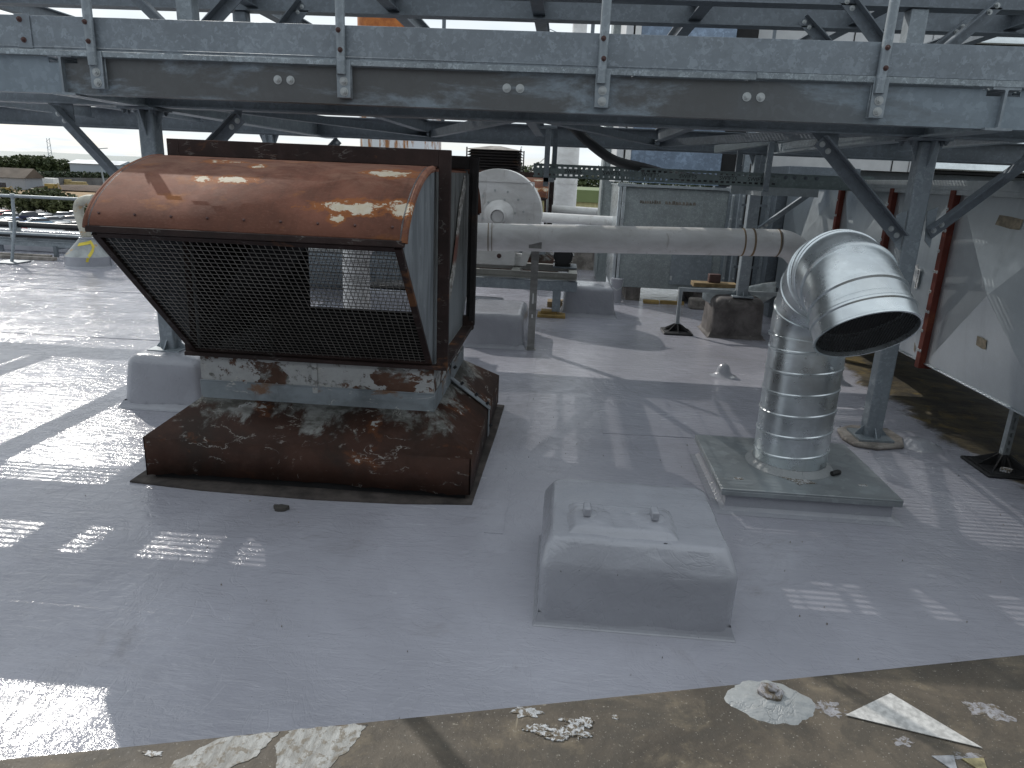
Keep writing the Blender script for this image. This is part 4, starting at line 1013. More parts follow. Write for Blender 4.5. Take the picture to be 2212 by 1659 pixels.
soft_block('painted_plinth', -2.30,-1.55,7.9,8.5,.33, M['painted'], 'grey coated plinth with a black pad on top, seen through the rusty vent', 'plinth', .05, .02, group='coated plinths')
tag(MB().box(-2.2,-1.65,8.0,8.4,.335,.375).build('rubber_pad', M['blackrubber'], loc=(-2,7.7,.335), bevel=.01), 'black rubber pad on the plinth seen through the rusty vent', 'pad')
tag(MB().box(-2.55,-2.38,7.2,7.3,0,.06).build('timber_offcut', M['yellowwood'], loc=(-2.5,7.25,0), bevel=.01, seg=2), 'short yellow timber offcut on the deck seen through the mesh of the rusty vent', 'timber')
f2 = thing('fan_outlet_box', (-3.2,9.1,0), 'white square outlet box on a steel frame, seen through the mesh of the rusty vent', 'outlet box')
MB().box(-3.6,-2.45,8.9,9.5,.62,1.25).build('casing', M['whitepipe'], f2, bevel=.01); MB().box(-2.95,-2.7,8.89,8.899,.70,.92).build('opening', M['brownplate'], f2); MB().box(-3.02,-2.95,8.86,8.9,.66,.97).box(-2.7,-2.63,8.86,8.9,.66,.97).build('collar', M['whitepipe'], f2)
MB().box(-4.2,-2.05,8.8,8.9,.48,.61).box(-4.2,-2.05,9.5,9.6,.48,.61).build('frame_rail', M['steel'], f2)
for x in (-3.9,-2.3): MB().box(x,x+.09,8.82,8.9,0,.48).build('leg', M['steel'], f2); MB().box(x,x+.09,9.51,9.59,0,.48).build('leg', M['steel'], f2)
gc = thing('grey_cabinet', (-3.4,9.9,0), 'dark grey metal cabinet behind the white outlet box, seen through the rusty vent', 'cabinet')
MB().box(-4.6,-2.15,9.75,10.25,0,.60).build('casing', M['steel_dark'], gc, bevel=.006)
for x in (-4.55,-3.74,-2.93): MB().box(x,x+.74,9.738,9.7495,.05,.56).build('door', M['steel'], gc, bevel=.003)
# louvred cowl behind the fan
lv = thing('louvred_cowl', (-1.4,14.5,0), 'dark louvred square cowl standing up behind the white fan', 'cowl')
MB().box(-1.83,-.95,14.05,14.95,0,2.08).build('core', M['darkgap'], lv, smooth=False)
l_ = MB(); z = 1.2
while z < 2.08:
    l_.frus((-1.90,-.88,13.99,15.01,z),(-1.84,-.94,14.05,14.95,z+.038)); z += .052
l_.build('louvre', M['blackrust'], lv)
MB().box(-1.88,-.90,14.01,14.99,0,1.19).build('casing', M['steel_dark'], lv); MB().frus((-1.91,-.87,13.98,15.02,2.09),(-1.5,-1.3,14.4,14.6,2.17)).build('cap', M['conc'], lv)
for x in (-1.9,-.88):
    for y in (13.99,15.01): MB().box(x-.012,x+.012,y-.012,y+.012,1.19,2.12).build('corner_post', M['blackrust'], lv)
MB().tube([(-.88,14.0,2.12),(-.88,14.0,2.15),(-.87,14.0,2.165),(-.86,14.0,2.15)],.006,6).build('lifting_eye', M['blackrust'], lv)
# stacks
bs_ = thing('chimney_stack', (-4.97,22,0), 'wide white chimney stack streaked with rust, with an orange rusted upper ring', 'chimney')
MB().lathe([(1.26,0),(1.26,3.6),(.93,3.75)], (-5.24,23.2,0), 48).build('shaft', M['stack'], bs_)
MB().lathe([(.93,3.7),(.93,7.2)], (-5.54,23.0,0), 48, True).build('upper_ring', M['stackrust'], bs_)
MB().lathe([(.42,3.7),(.42,5.55),(.55,5.55),(.55,5.72),(.45,5.75),(.45,5.9)], (-4.62,24.4,0), 32).build('side_flue', M['steel'], bs_)
s2_ = thing('slim_stack', (-.05,16.3,0), 'slim plain white stack standing behind the cable tray', 'stack')
MB().lathe([(.30,0),(.30,2.9),(.16,3.1)], (-.05,16.3,0), 32).build('shaft', M['whitepipe'], s2_); MB().lathe([(.15,2.9),(.15,6.5)], (.09,16.3,0), 24, True).build('upper_pipe', M['whitepipe'], s2_); MB().lathe([(.31,1.50),(.31,1.515)], (-.05,16.3,0), 32).build('joint_ring', M['whitepipe'], s2_)
p2 = MB().tube([(-.9,11,1.06),(2.4,11.05,1.02)], .075, 20); tag(p2.build('white_pipe', M['whitepipe'], loc=(.2,11,1.06)), 'thinner white pipe running behind the fan into the galvanised unit', 'pipe')
p3 = MB().tube([(-.3,13.2,1.08),(2.4,13.2,1.02)], .085, 20); tag(p3.build('white_pipe', M['whitepipe'], loc=(.2,13.2,1.06)), 'white pipe seen farthest back beside the slim stack', 'pipe')

# ------------------------------------------------------------------ air handling units
ah = thing('air_handling_unit', (1.5,10.8,0), 'grey spangled galvanised air handling unit with an access door, behind the white pipe', 'air handler')
MB().box(.82,2.20,10.1,11.6,.20,1.56).build('casing', M['ahu'], ah, bevel=.004)
for x0, x1 in ((.775,.818),(.72,.765)): MB().box(x0,x1,10.06,11.6,.18,1.60).build('end_flange', M['bright'], ah, bevel=.004)
MB().box(.70,2.22,10.055,10.098,1.565,1.60).box(.70,2.22,10.09,11.6,1.575,1.59).build('top_flange', M['strut'], ah)
for i in range(9): bolt(ah, (.72+.18*i,10.07,1.60), (0,0,1), .012)
for i in range(6): bolt(ah, (.745+.012*i*2,10.06,1.60), (0,0,1), .008)
dr = MB().box(1.52,2.08,10.085,10.0985,.27,.93).build('access_door', M['steel'], ah, bevel=.003)
for x, z in ((1.54,.36),(2.06,.36),(1.54,.84),(2.06,.84)): MB().box(x-.015,x+.015,10.07,10.086,z-.03,z+.03).build('latch', M['bolt'], dr)
MB().box(1.76,1.90,10.083,10.0845,.76,.86).build('label', M['white'], dr)
tpm = plain('torn tape residue', (.16,.145,.125), .8, 0, .3, 25)
q = MB()
for x0, x1 in ((1.02,1.31),(1.36,1.78)):
    k = 9
    for i in range(k):
        a = x0+(x1-x0)*i/k; w = (x1-x0)/k
        q.prism([(a,1.345+.01*random.random()),(a+w*.97,1.35+.01*random.random()),(a+w*(.5+.45*random.random()),1.375+.025*random.random()),(a+w*.1,1.39+.01*random.random())], 'y', 10.0975, 10.0992)
q.build('tape_residue', tpm, ah, smooth=False)
for x in (2.23,2.36,2.50):
    MB().box(x,x+.035,10.02,10.08,.2,1.52).build('frame_post', M['strut'], ah, bevel=.003)
    for z in (.4,.8,1.2,1.5): bolt(ah, (x+.017,10.02,z), (0,-1,0), .012)
MB().box(2.2,2.75,10.08,11.6,.2,1.55).build('side_section', M['steel'], ah)
for x in (.95,1.9): MB().box(x,x+.2,10.2,11.5,0,.195).build('foot', M['conc'], ah)
au = thing('upper_air_handler', (1.5,11.2,1.6), 'tall blue grey spangled air handling casing stacked above the galvanised unit', 'air handler')
MB().box(.88,2.13,10.5,11.8,1.62,4.6).build('casing', M['ahu_blue'], au, bevel=.004)
MB().box(.80,.876,10.46,11.8,1.62,4.6).build('end_flange', M['whitepipe'], au, bevel=.004); MB().box(.68,.775,10.5,11.8,1.62,4.6).build('side_duct', M['panelwhite'], au)
MB().box(2.14,2.42,10.55,11.8,1.62,4.6).build('recess_shade', M['darkgap'], au); MB().box(2.43,2.53,10.45,10.55,1.62,3.2).build('corner_post', M['steel'], au)  # solid near-black box paints the shade of a recess
MB().box(1.55,1.72,10.492,10.499,3.28,3.36).build('tape_patch', tm, au)
dl = MB().box(.60,.76,11.9,12.6,0,4.6).box(.57,.60,11.87,12.6,.1,4.6); tag(dl.build('vertical_duct', M['ahu'], loc=(.56,12.2,0), bevel=.004), 'narrow vertical galvanised duct just left of the air handling unit', 'duct')
bk = thing('bucket', (.86,10.0,0), 'small grey bucket standing at the corner of the galvanised unit', 'bucket')
MB().lathe([(.075,0),(.085,.30),(.09,.31),(.09,.33)], (.79,9.98,0), 20, True).build('pail', M['painted'], bk); MB().tube([(.70,9.98,.30),(.72,9.9,.22),(.79,9.87,.18),(.86,9.9,.22),(.88,9.98,.30)], .004, 6).build('handle', M['bolt'], bk)
tag(MB().box(1.18,1.40,9.95,10.05,0,.05).build('packing_block', M['yellowwood'], loc=(1.29,10,0), bevel=.01), 'small bright yellow packing block under the galvanised unit', 'timber'); tag(MB().box(1.42,1.75,10.0,10.08,0,.045).build('timber_pad', M['yellowwood'], loc=(1.6,10,0)), 'yellow timber lying beside the small packing block under the unit', 'timber')
tag(MB().box(1.78,1.98,9.7,9.9,0,.14).build('packing_block', M['conc'], loc=(1.9,9.8,0), bevel=.02, seg=2), 'pale lump of mortar at the foot of the galvanised unit', 'mortar')
tb_ = thing('timber_batten', (1.8,8.3,.5), 'timber batten with a dark offcut resting across the strut', 'timber')
MB().box(1.52,2.02,8.22,8.42,.511,.56).build('batten', M['timber'], tb_, bevel=.004); MB().box(1.70,1.83,8.28,8.38,.561,.655).build('offcut', M['bolt_rust'], tb_, bevel=.004)
cl = MB(); nu, nv = 14, 8; gv = []
for i in range(nu):
    for j in range(nv):
        u, w = i/(nu-1), j/(nv-1)
        x = 1.62+.80*u; z = .50+.02*u-(.10+.14*math.sin(u*PI*.9))*w*1.0+.10*u*u+.012*math.sin(9*u+4*w); y = 8.20-.03*math.sin(8*u)-.05*w
        gv.append((x,y,z))
cl.add(gv, [(i*nv+j,(i+1)*nv+j,(i+1)*nv+j+1,i*nv+j+1) for i in range(nu-1) for j in range(nv-1)])
co_ = cl.build('plastic_sheet', plain('crumpled clear sheet', (.46,.50,.51), .35, 0, .2, 14), loc=(1.9,8.2,.5), ang=80); co_.modifiers.new('solid','SOLIDIFY').thickness = .003
tag(co_, 'torn pale plastic sheet hanging off the timber batten', 'sheet')
# dark framing right of the unit
cl_ = thing('cable_ladder', (2.3,9.2,0), 'vertical galvanised cable ladder in the dark behind the rear column', 'cable ladder')
for x in (2.12,2.46): MB().box(x,x+.03,9.1,9.16,0,1.55).build('side_rail', M['steel'], cl_)
for z in (.15,.4,.65,.9,1.15,1.4): MB().box(2.15,2.46,9.105,9.135,z,z+.03).build('rung', M['steel_dark'], cl_)
for x in (2.22,2.31,2.38): MB().tube([(x,9.15,0),(x,9.15,1.9)], .022, 10).build('cable', M['hose'], cl_)
rs = MB().box(2.74,3.6,9.4,10.3,.0,1.9).box(2.62,2.74,9.35,9.45,.2,1.6); tag(rs.build('duct_riser', M['steel_dark'], loc=(3.,9.8,0), bevel=.004), 'dark galvanised duct riser at the far end of the air duct', 'duct')
# pale plant enclosure top right
pe = thing('plant_enclosure', (5,12.5,1.9), 'pale panelled plant enclosure with a louvre bank seen above the walkway at the right', 'enclosure')
MB().box(2.60,5.30,12.0,14,1.95,5.0).build('wall', M['panelwhite'], pe, smooth=False)
for x in (2.75,4.17,5.05): MB().box(x-.008,x+.008,11.99,11.9985,1.95,5).build('panel_joint', M['darkgap'], pe)
MB().box(5.31,5.60,11.98,14,1.95,5).build('corner_panel', M['panelwhite'], pe); MB().box(5.61,9.5,12.05,14,1.95,5).build('louvre_back', M['darkgap'], pe)
lb = MB(); z = 2.0
while z < 4.9: lb.prism([(12.0,z),(12.04,z+.12),(12.04,z+.13),(11.99,z+.02)], 'x', 5.62, 9.5); z += .2
lb.build('louvre', M['bright'], pe)
MB().box(2.7,9.4,12.3,12.5,0,1.94).box(2.7,9.4,13.6,13.8,0,1.94).build('support', M['steel_dark'], pe)
for (x, lb_) in ((2.50,'grey post'),): pass

# ------------------------------------------------------------------ cable tray, hangers, hose
ct = thing('cable_tray', (.9,7,1.7), 'perforated galvanised cable tray hung under the walkway beams', 'cable tray')
def TZ(x): return 1.655-.004*(x+.3)
ctm = MB(); x0, x1 = -.315, 1.95
zb = 1.643; H_ = .118
ctm.box(x0,x1,7.0,7.002,zb,zb+.016).box(x0,x1,7.0,7.002,zb+.034,zb+.084).box(x0,x1,7.0,7.002,zb+.102,zb+H_)
x = x0; i = 0
while x < x1:
    ctm.box(x,x+.022,7.0,7.002,zb+.084,zb+.102); ctm.box(x+.01,x+.032,7.0,7.002,zb+.016,zb+.034); x += .052
ctm.box(x0,2.72,6.985,7.0,zb-.003,zb).box(x0,2.72,6.985,7.0,zb+H_,zb+H_+.003).box(x1,2.72,7.0,7.002,zb,zb+H_).box(2.62,2.80,6.97,6.985,zb+.02,zb+H_+.01)
ctm.build('side_rail', M['tray'], ct, smooth=False)
ct2 = MB(); ct2.v = [(a,b+.30,c) for a,b,c in ctm.v]; ct2.f = ctm.f[:]; ct2.build('side_rail', M['tray'], ct, smooth=False)
rg = MB(); x = x0+.1
while x < 2.7: rg.box(x,x+.04,7.003,7.298,zb+.004,zb+.02); x += .3
rg.build('rung', M['tray'], ct)
for x in (.06,.42,.78,1.13,1.50,1.86-.1): text('SWIFTS', .050, M['black'], ct, Matrix(((1,0,0,x),(0,0,-1,6.9995),(0,1,0,zb+.059),(0,0,0,1))), ext=.0006)
for x in (2.02,2.1,2.2,2.3): bolt(ct, (x,7.0,zb+.09-.03*((x*10)%2>1)), (0,-1,0), .012, 'steel_dark')
hg = thing('tray_hanger', (-.19,6.96,1.6), 'left strut hanger holding the cable tray below the walkway', 'hanger', 'cable tray hangers')
MB().box(-.215,-.165,6.94,6.983,1.56,2.09).box(-.27,-.11,6.93,7.0,2.075,2.093).build('strut', M['steel'], hg, bevel=.002); MB().box(-.145,-.10,7.02,7.06,1.62,2.07).build('rear_strut', M['steel_dark'], hg); MB().box(-.215,-.12,6.94,7.34,1.60,1.638).build('bracket', M['strut'], hg)
hg2 = thing('tray_hanger', (1.84,6.96,1.6), 'pair of strut hangers holding the cable tray near the rear column', 'hanger', 'cable tray hangers')
MB().box(1.815,1.865,6.94,6.983,1.60,2.10).build('strut', M['steel'], hg2, bevel=.002); MB().box(1.66,1.71,7.45,7.49,1.64,2.09).build('rear_strut', M['steel_dark'], hg2); MB().bar((1.48,7.6,1.98),(2.1,6.7,2.10),.07,.07).build('slanted_rail', M['strut'], hg2); MB().box(1.80,1.88,6.93,7.65,1.56,1.60).build('bracket', M['strut'], hg2)
hp = MB(); P_ = [V((-.08,6.35,2.12)),V((.04,6.5,2.06)),V((.188,6.55,1.94)),V((.417,6.75,1.815)),V((.70,7.05,1.77)),V((1.1,7.15,1.70)),V((1.8,7.15,1.69)),V((2.6,7.15,1.69))]
tag(hp.tube(smoothpath(P_), .043, 16).build('black_hose', M['hose'], loc=(.3,6.7,1.9)), 'thick black hose drooping from the walkway into the cable tray', 'hose')
for (a, b, lb2) in (((-.62,12,3.9),(.15,12,3.62),'thin sloping stay wire above the walkway'),((-.35,13,2.0),(-.86,13.9,1.55),'thin stay wire running down beside the louvred cowl')):
    tag(MB().cyl(a,b,.006,n=6).build('stay_wire', M['strut'], loc=a), lb2, 'wire', 'thin stay wires')

# ------------------------------------------------------------------ left: cone vent, railing, pipes, kerb
cv = thing('cone_vent', (-7.27,10.72,0), 'grey cone based vent pipe painted with a yellow number seven', 'vent pipe')
CX, CY = -7.37, 10.72
cm = rust('grey painted cone', (.33,.35,.35), (.24,.255,.265), (.40,.24,.08), darkamt=.3, rough=.55, flakescale=4)
MB().lathe([(.36,0),(.35,.02),(.34,.025),(.34,.165),(.336,.17)], (CX,CY,0), 40).build('base_ring', M['painted'], cv, ang=30)
MB().lathe([(.338,.168),(.115,.415),(.105,.43)], (CX,CY,0), 40).build('cone', cm, cv, ang=30)
MB().lathe([(.105,.42),(.115,.425),(.115,.445),(.09,.45)], (CX,CY,0), 24).build('collar', M['painted'], cv, ang=30)
P_ = [V((CX,CY,.44)),V((CX-.04,CY,.62)),V((CX-.075,CY,.78)),V((CX-.075,CY,.88)),V((CX-.03,CY,.965)),V((CX+.08,CY,1.01)),V((CX+.20,CY-.02,1.02))]
pmm = rust('grey painted pipe', (.43,.42,.36), (.36,.34,.29), (.42,.25,.10), darkamt=.3, rough=.55, flakescale=5)
MB().tube(smoothpath(P_), .073, 20).build('bent_pipe', pmm, cv)
for sx in (-1,1): MB().bar((CX+sx*.35,CY,.02),(CX+sx*.35,CY,.17),.02,.012,(0,1,0)).bar((CX+sx*.35,CY,.17),(CX+sx*.10,CY,.44),.02,.012,(0,1,0)).build('side_strap', M['painted'], cv)
def cone_pt(a, z):
    rr = .338-(z-.168)/(.415-.168)*(.338-.115)+.004 if z > .168 else .345
    return V((CX+rr*math.sin(a), CY-rr*math.cos(a), z))
dg = MB(); A0 = math.radians(34)
def stroke(p, q, w):
    k = 10
    for i in range(k):
        a, b = i/k, (i+1)/k
        def pt(t, s): 
            x = p[0]+(q[0]-p[0])*t; z = p[1]+(q[1]-p[1])*t
            dx, dz = q[0]-p[0], (q[1]-p[1]); 
            nx, nz = (0, w) if abs(dx) > abs(dz)*2 else (w*3.0, 0)
            return tuple(cone_pt(A0+x+nx*s, z+nz*s))
        dg.poly([pt(a,-.5),pt(b,-.5),pt(b,.5),pt(a,.5)])
stroke((-.75,.345),(.42,.385),.045); stroke((.35,.385),(.35,.30),.07); stroke((.35,.31),(-.05,.17),.06); stroke((-.05,.166),(-.10,.10),.035)
so_ = dg.build('painted_number', M['yellow'], cv, smooth=False); so_.modifiers.new('s','SOLIDIFY').thickness = .002
gr = thing('guard_rail', (-8.3,10.6,0), 'grey tubular guard rail along the left edge of the roof', 'guard rail')
MB().tube([(-14,10.8,1.01),(-4.7,10.8,1.01)], .024, 12).build('top_rail', M['steel'], gr)
MB().tube([(-14,10.8,.44),(-4.7,10.8,.44)], .02, 12).build('mid_rail', M['steel'], gr)
for x in (-11.4,-8.55,-6.1):
    MB().tube([(x-.03,10.62,.02),(x,10.75,.55),(x,10.8,1.01)], .024, 12).build('post', M['steel'], gr)
    MB().lathe([(.035,.98),(.04,1.0),(.04,1.03),(.03,1.045)], (x,10.8,0), 12, True).build('fitting', M['steel'], gr); MB().box(x-.22,x+.15,10.42,10.80,.0,.022).build('base_plate', M['steel_dark'], gr, bevel=.004)
MB().lathe([(.035,.98),(.04,1.0),(.04,1.03),(.03,1.045)], (-7.35,10.8,0), 12, True).build('fitting', M['steel'], gr)
pt_ = thing('pipe_rack', (-8.5,11.4,0), 'low galvanised rack carrying black lagged pipes along the roof edge', 'pipe rack')
MB().box(-14,-4.8,11.28,11.284,.19,.275).box(-14,-4.8,11.25,11.28,.271,.275).box(-14,-4.8,11.66,11.664,.19,.275).build('side_rail', M['steel'], pt_)
for x in (-12.9,-11.2,-9.6,-8.35,-6.7,-5.2):
    MB().box(x,x+.06,11.26,11.31,.03,.21).box(x,x+.06,11.64,11.68,.03,.21).box(x,x+.05,11.31,11.64,.15,.188).build('leg', M['steel_dark'], pt_)
for y, z, r_ in ((11.42,.345,.045),(11.55,.50,.05)): MB().tube(smoothpath([V((-14,y,z)),V((-11,y,z+.01)),V((-8.4,y+.02,z)),V((-4.8,y,z+.01))]), r_, 12).build('lagged_pipe', M['hose'], pt_)
for x in (-12.1,-10.2,-9.15,-7.9,-6.4): MB().box(x,x+.03,11.38,11.60,.20,.56).build('clamp', M['strut'], pt_)
for x, y, lb in ((-8.75,11.15,'grey timber bearer under the pipe rack left of the cone vent'),(-7.5,11.95,'grey timber bearer lying between the pipe rack and the roof kerb')):
    tag(MB().box(x-.55,x+.55,y-.12,y-.02,0,.05).box(x-.5,x+.4,y+.0,y+.08,.0,.07).build('timber_bearer', M['conc'], loc=(x,y,0), bevel=.004), lb, 'timber', 'timber bearers on the roof edge')
tag(MB().box(-14,-4.6,12.0,12.3,0,.36).box(-4.9,-4.6,12.3,30,0,.36).build('roof_kerb', M['painted'], bevel=.02, seg=2), 'grey coated kerb along the far left edge of the roof', 'kerb')

# ------------------------------------------------------------------ the land beyond
G = -9.5
struct(MB().poly([(-175,92,G),(-40,60,G),(-40,150,G),(-175,146,G)]).build('car_park', M['tarmac'], smooth=False))
eb = MB(); n = 40; gv = []
for i in range(n):
    for j in range(n):
        x = -330+300*i/(n-1); y = 165+150*j/(n-1)
        e = min(i,j,n-1-i,n-1-j)
        gv.append((x,y,G-.03+(0 if e==0 else .9*max(0,mnoise.noise(V((x*.03,y*.03,1)))+.25))))
eb.add(gv, [(i*n+j,(i+1)*n+j,(i+1)*n+j+1,i*n+j+1) for i in range(n-1) for j in range(n-1)])
struct(eb.build('earth_site', M['soil'], ang=80))
md_ = MB(); pr = []
for i in range(24):
    for j in range(10):
        u, w = i/23, j/9; x = -183+56*u; y = 224+16*w
        h = 1.6*math.sin(PI*u)**.8*math.sin(PI*w)*(1+.3*mnoise.noise(V((x*.15,y*.15,3))))
        pr.append((x,y,G+h-.1+.6*math.sin(PI*u)))
md_.add(pr, [(i*10+j,(i+1)*10+j,(i+1)*10+j+1,i*10+j+1) for i in range(23) for j in range(9)])
tag(md_.build('soil_heap', M['mound'], loc=(-155,232,G), ang=80), 'long dark heap of soil on the earth works', 'soil heap')

cars = {}
def make_car(colname, col, suv=False):
    m = paintcar('car paint '+colname, col); L, W_ = 4.3, 1.8; hb_, ht = (.98,1.66) if suv else (.86,1.42)
    t = thing('parked_car', (0,0,0), '', 'car', 'cars in the car park')
    pr = [(-L/2,.32),(-L/2-.02,.62),(-L/2+.08,hb_-.12),(-L/2+1.0,hb_),(L/2-.2,hb_+.04),(L/2,hb_-.15),(L/2+.02,.55),(L/2-.06,.30)]
    MB().prism(pr, 'y', -W_/2, W_/2).build('body', m, t, bevel=.07, seg=3, ang=50)
    g = MB().frus((-L/2+.95,L/2-.18,-W_/2+.08,W_/2-.08,hb_-.01),(-L/2+1.75,L/2-.75,-W_/2+.30,W_/2-.30,ht-.05)); g.build('windows', M['glass'], t)
    MB().frus((-L/2+1.66,L/2-.66,-W_/2+.27,W_/2-.27,ht-.06),(-L/2+1.9,L/2-.95,-W_/2+.38,W_/2-.38,ht)).build('roof', m, t, bevel=.02)
    for sx in (-1.32,1.30):
        for sy in (-1,1): MB().cyl((sx,sy*(W_/2-.20),.32),(sx,sy*(W_/2+.01),.32),.32,n=16).build('wheel', M['tyre'], t)
    for sy in (-1,1): MB().box(-L/2-.03,-L/2+.06,sy*.62-.18,sy*.62+.18,.58,.70).build('headlight', M['white'], t)
    return t
from mathutils import Euler
def unproj(u, v, z):
    d = FW*1534 + RR*(u-1106) - UU*(v-829.5); k = (z-1.65)/d.z; return V((0,0,1.65))+d*k
protos = {}
carl = [(4,470,'red',0,'red car at the far left behind the white hatchback'),(18,476,'white',0,'white car by the guard rail post in the back row of the car park'),(72,476,'navy',1,'dark navy off roader in the back row of the car park'),
 (117,466,'white',0,'white hatchback farthest back by the bushes'),(92,478,'silver',0,'silver car right of the navy off roader'),(131,473,'white',0,'white car between the farthest hatchback and the cone vent pipe'),
 (120,484,'silver',0,'silver car in the middle of the car park behind a white car'),(158,470,'white',0,'white car just left of the cone vent pipe in the back row'),(148,482,'beige',0,'beige white car behind the cone vent pipe'),
 (36,487,'blue',0,'bright blue car near the guard rail post'),(10,492,'white',0,'white car at the far left of the middle row'),(80,488,'skyblue',0,'light blue car above the black lagged pipes'),
 (128,498,'white',0,'white car in the front row between the pipe and a red car'),(62,501,'red',0,'red car low in the front row behind the black pipes'),(28,505,'white',0,'white car in the front row at the left behind the guard rail'),(165,496,'white',0,'white car in the front row hidden behind the cone vent pipe'),(98,503,'white',0,'white car in the front row right of the low red car'),(196,492,'silver',0,'silver car glimpsed right of the cone vent pipe')]
cc = {'red':(.45,.03,.05),'white':(.72,.74,.76),'navy':(.02,.022,.06),'silver':(.50,.52,.54),'beige':(.60,.56,.52),'blue':(.06,.16,.42),'skyblue':(.30,.44,.58)}
for (u, v, cn, suv, lb) in carl:
    p = unproj(u, v+2, G)
    if cn not in protos: protos[cn] = make_car(cn, cc[cn], suv); c_ = protos[cn]
    else: c_ = copy_tree(protos[cn])
    c_.location = p; c_.rotation_euler = (0,0,math.radians(random.choice((38,44,222)) + random.uniform(-4,4))); c_['label'] = lb

def foliage(name, blobs, count, leaf, mat, parent=None, loc=(0,0,0)):
    m = MB()
    for i in range(count):
        b = random.choice(blobs); 
        d = V((random.gauss(0,1),random.gauss(0,1),random.gauss(0,1))).normalized()*(random.random()**.4)
        p = V((b[0]+d.x*b[3], b[1]+d.y*b[4], b[2]+d.z*b[5]))
        k = leaf*random.uniform(.5,1.3); a = V((random.gauss(0,1),random.gauss(0,1),random.gauss(0,.6))).normalized(); bb = a.orthogonal().normalized()
        bb = (bb*math.cos(random.random()*6)+a.cross(bb)*math.sin(random.random()*6))
        m.add([p-a*k,p-bb*k*.6,p+a*k,p+bb*k*.6], [(0,1,2,3)])
    return m.build(name, mat, parent, loc=loc, smooth=False)
def bush(u, v, wpx, hpx, label, seed, cnt=2600):
    p = unproj(u, v, G); D = (p-V((0,0,1.65))).length; w = wpx/1534*D/2; h = hpx/1534*D
    t = thing('bush', tuple(p), label, 'bush', 'bushes by the car park')
    random.seed(seed); bl = []
    for i in range(16):
        a = random.uniform(-1,1); s = random.uniform(.3,.55)
        bl.append((p.x+a*w*.75, p.y+random.uniform(-.4,.4)*w, p.z+h*(.35+.42*(1-abs(a))*random.random()), w*s*.8, w*s*.7, h*s*.8))
    foliage('crown', bl, int(cnt*1.7), w*.062, M['leaf'], t)
    MB().tube([(p.x,p.y,p.z-.2),(p.x+.2,p.y,p.z+h*.5)],[w*.03,w*.015],8).build('trunk', M['bark'], t)
bush(98,466,120,46,'large dark green bush behind the parked cars',3,4200)
bush(25,458,80,42,'greener bush left of the large dark bush',5,2400)
bush(165,463,70,30,'low bush right of the large dark bush, beside the vent hood',6,1800)
bush(52,462,28,14,'small light green shrub in front of the large dark bush',8,700)
bush(195,452,60,22,'low scrubby bush half hidden by the rusty hood',9,1200)
random.seed(21)
bl = []
for i in range(34):
    u = -20+175*i/33; p = unproj(u, 384, G); D = 400
    h = 8.4+2.6*mnoise.noise(V((i*.45,2,2)))+(1.2 if i in range(9,22) else 0)-(2.4 if i > 28 else 0)
    bl += [(p.x,p.y,G+h*.5,5,5,h*.52),(p.x+2,p.y+3,G+h*.8,3.6,3.6,h*.24),(p.x-2,p.y-2,G+h*.7,3.6,3,h*.26)]
tag(foliage('tree_line', bl, 15000, .85, M['leaftree'], loc=(-280,370,G)), 'row of mixed trees on the left skyline behind the brown roofed shed', 'trees', kind='stuff')
bl = []
for i in range(70):
    u = 82+175*i/69; p = unproj(u, 397, G); bl.append((p.x,p.y,G+2.6,3.2,3,2.2))
tag(foliage('hedge', bl, 12000, .6, M['leafdark'], loc=(-200,290,G)), 'tall dark clipped hedge behind the grey site fence', 'hedge', kind='stuff')
bl = []
for i in range(40):
    x = -30+100*i/39; bl.append((x,330,G+9+3.5*mnoise.noise(V((i*.5,4,1))),6,6,7))
tag(foliage('tree_line', bl, 7000, 1.0, M['leaftree'], loc=(20,330,G)), 'distant trees seen through the gap above the green shed', 'trees', kind='stuff')
def shed(name, u0, u1, vbase, vwall, vroof, depth, mw, mr, label, ridge_u=None):
    a = unproj(u0, vbase, G); rb_ = unproj(u1, vbase+(u1-u0)*.0437, G); b = V((rb_.x*a.y/rb_.y, a.y, G)); d = (b-a).normalized(); nn = V((-d.y,d.x,0))
    D = ((a+b)/2-V((0,0,1.65))).length
    zw = G+(vbase-vwall)/1534*D; zr = G+(vbase-vroof)/1534*D
    t = thing(name, tuple(a), label, 'building')
    L = (b-a).length; m = MB(); c = [a, b, b+nn*depth, a+nn*depth]
    m.add([(p.x,p.y,G) for p in c]+[(p.x,p.y,zw) for p in c], [(0,1,5,4),(1,2,6,5),(2,3,7,6),(3,0,4,7)]); m.build('wall', mw, t, smooth=False)
    rr = MB(); e = .6; r0 = a+nn*depth/2-d*e; r1 = b+nn*depth/2+d*e; c = [a-nn*e-d*e,b-nn*e+d*e,b+nn*(depth+e)+d*e,a+nn*(depth+e)-d*e]
    rr.add([(p.x,p.y,zw+.05) for p in c]+[(r0.x,r0.y,zr),(r1.x,r1.y,zr)], [(0,1,5,4),(2,3,4,5),(1,2,5),(3,0,4)]); rr.build('roof', mr, t, smooth=False)
    return t
shed('brown_shed', -60,56,405,386,370, 8, M['shedgrey'], M['shedroof'], 'grey walled shed with a brown pitched roof at the far left')
shed('pale_warehouse', 155,262,392,360,353, 12, M['shedpale'], M['shedpale'], 'pale blue grey warehouse on the skyline behind the hedge')
shed('low_warehouse', 162,255,392,376,368, 8, M['shedgrey'], M['shedpale'], 'low grey roofed shed in front of the pale warehouse')
f0 = unproj(92,403,G); f1 = unproj(270,403,G)
fe = MB(); nn = 60
for i in range(nn):
    p = f0+(f1-f0)*(i/nn); q = f0+(f1-f0)*((i+.97)/nn); fe.bar((p.x,p.y,G+1.6),(q.x,q.y,G+1.6),.12,3.2)
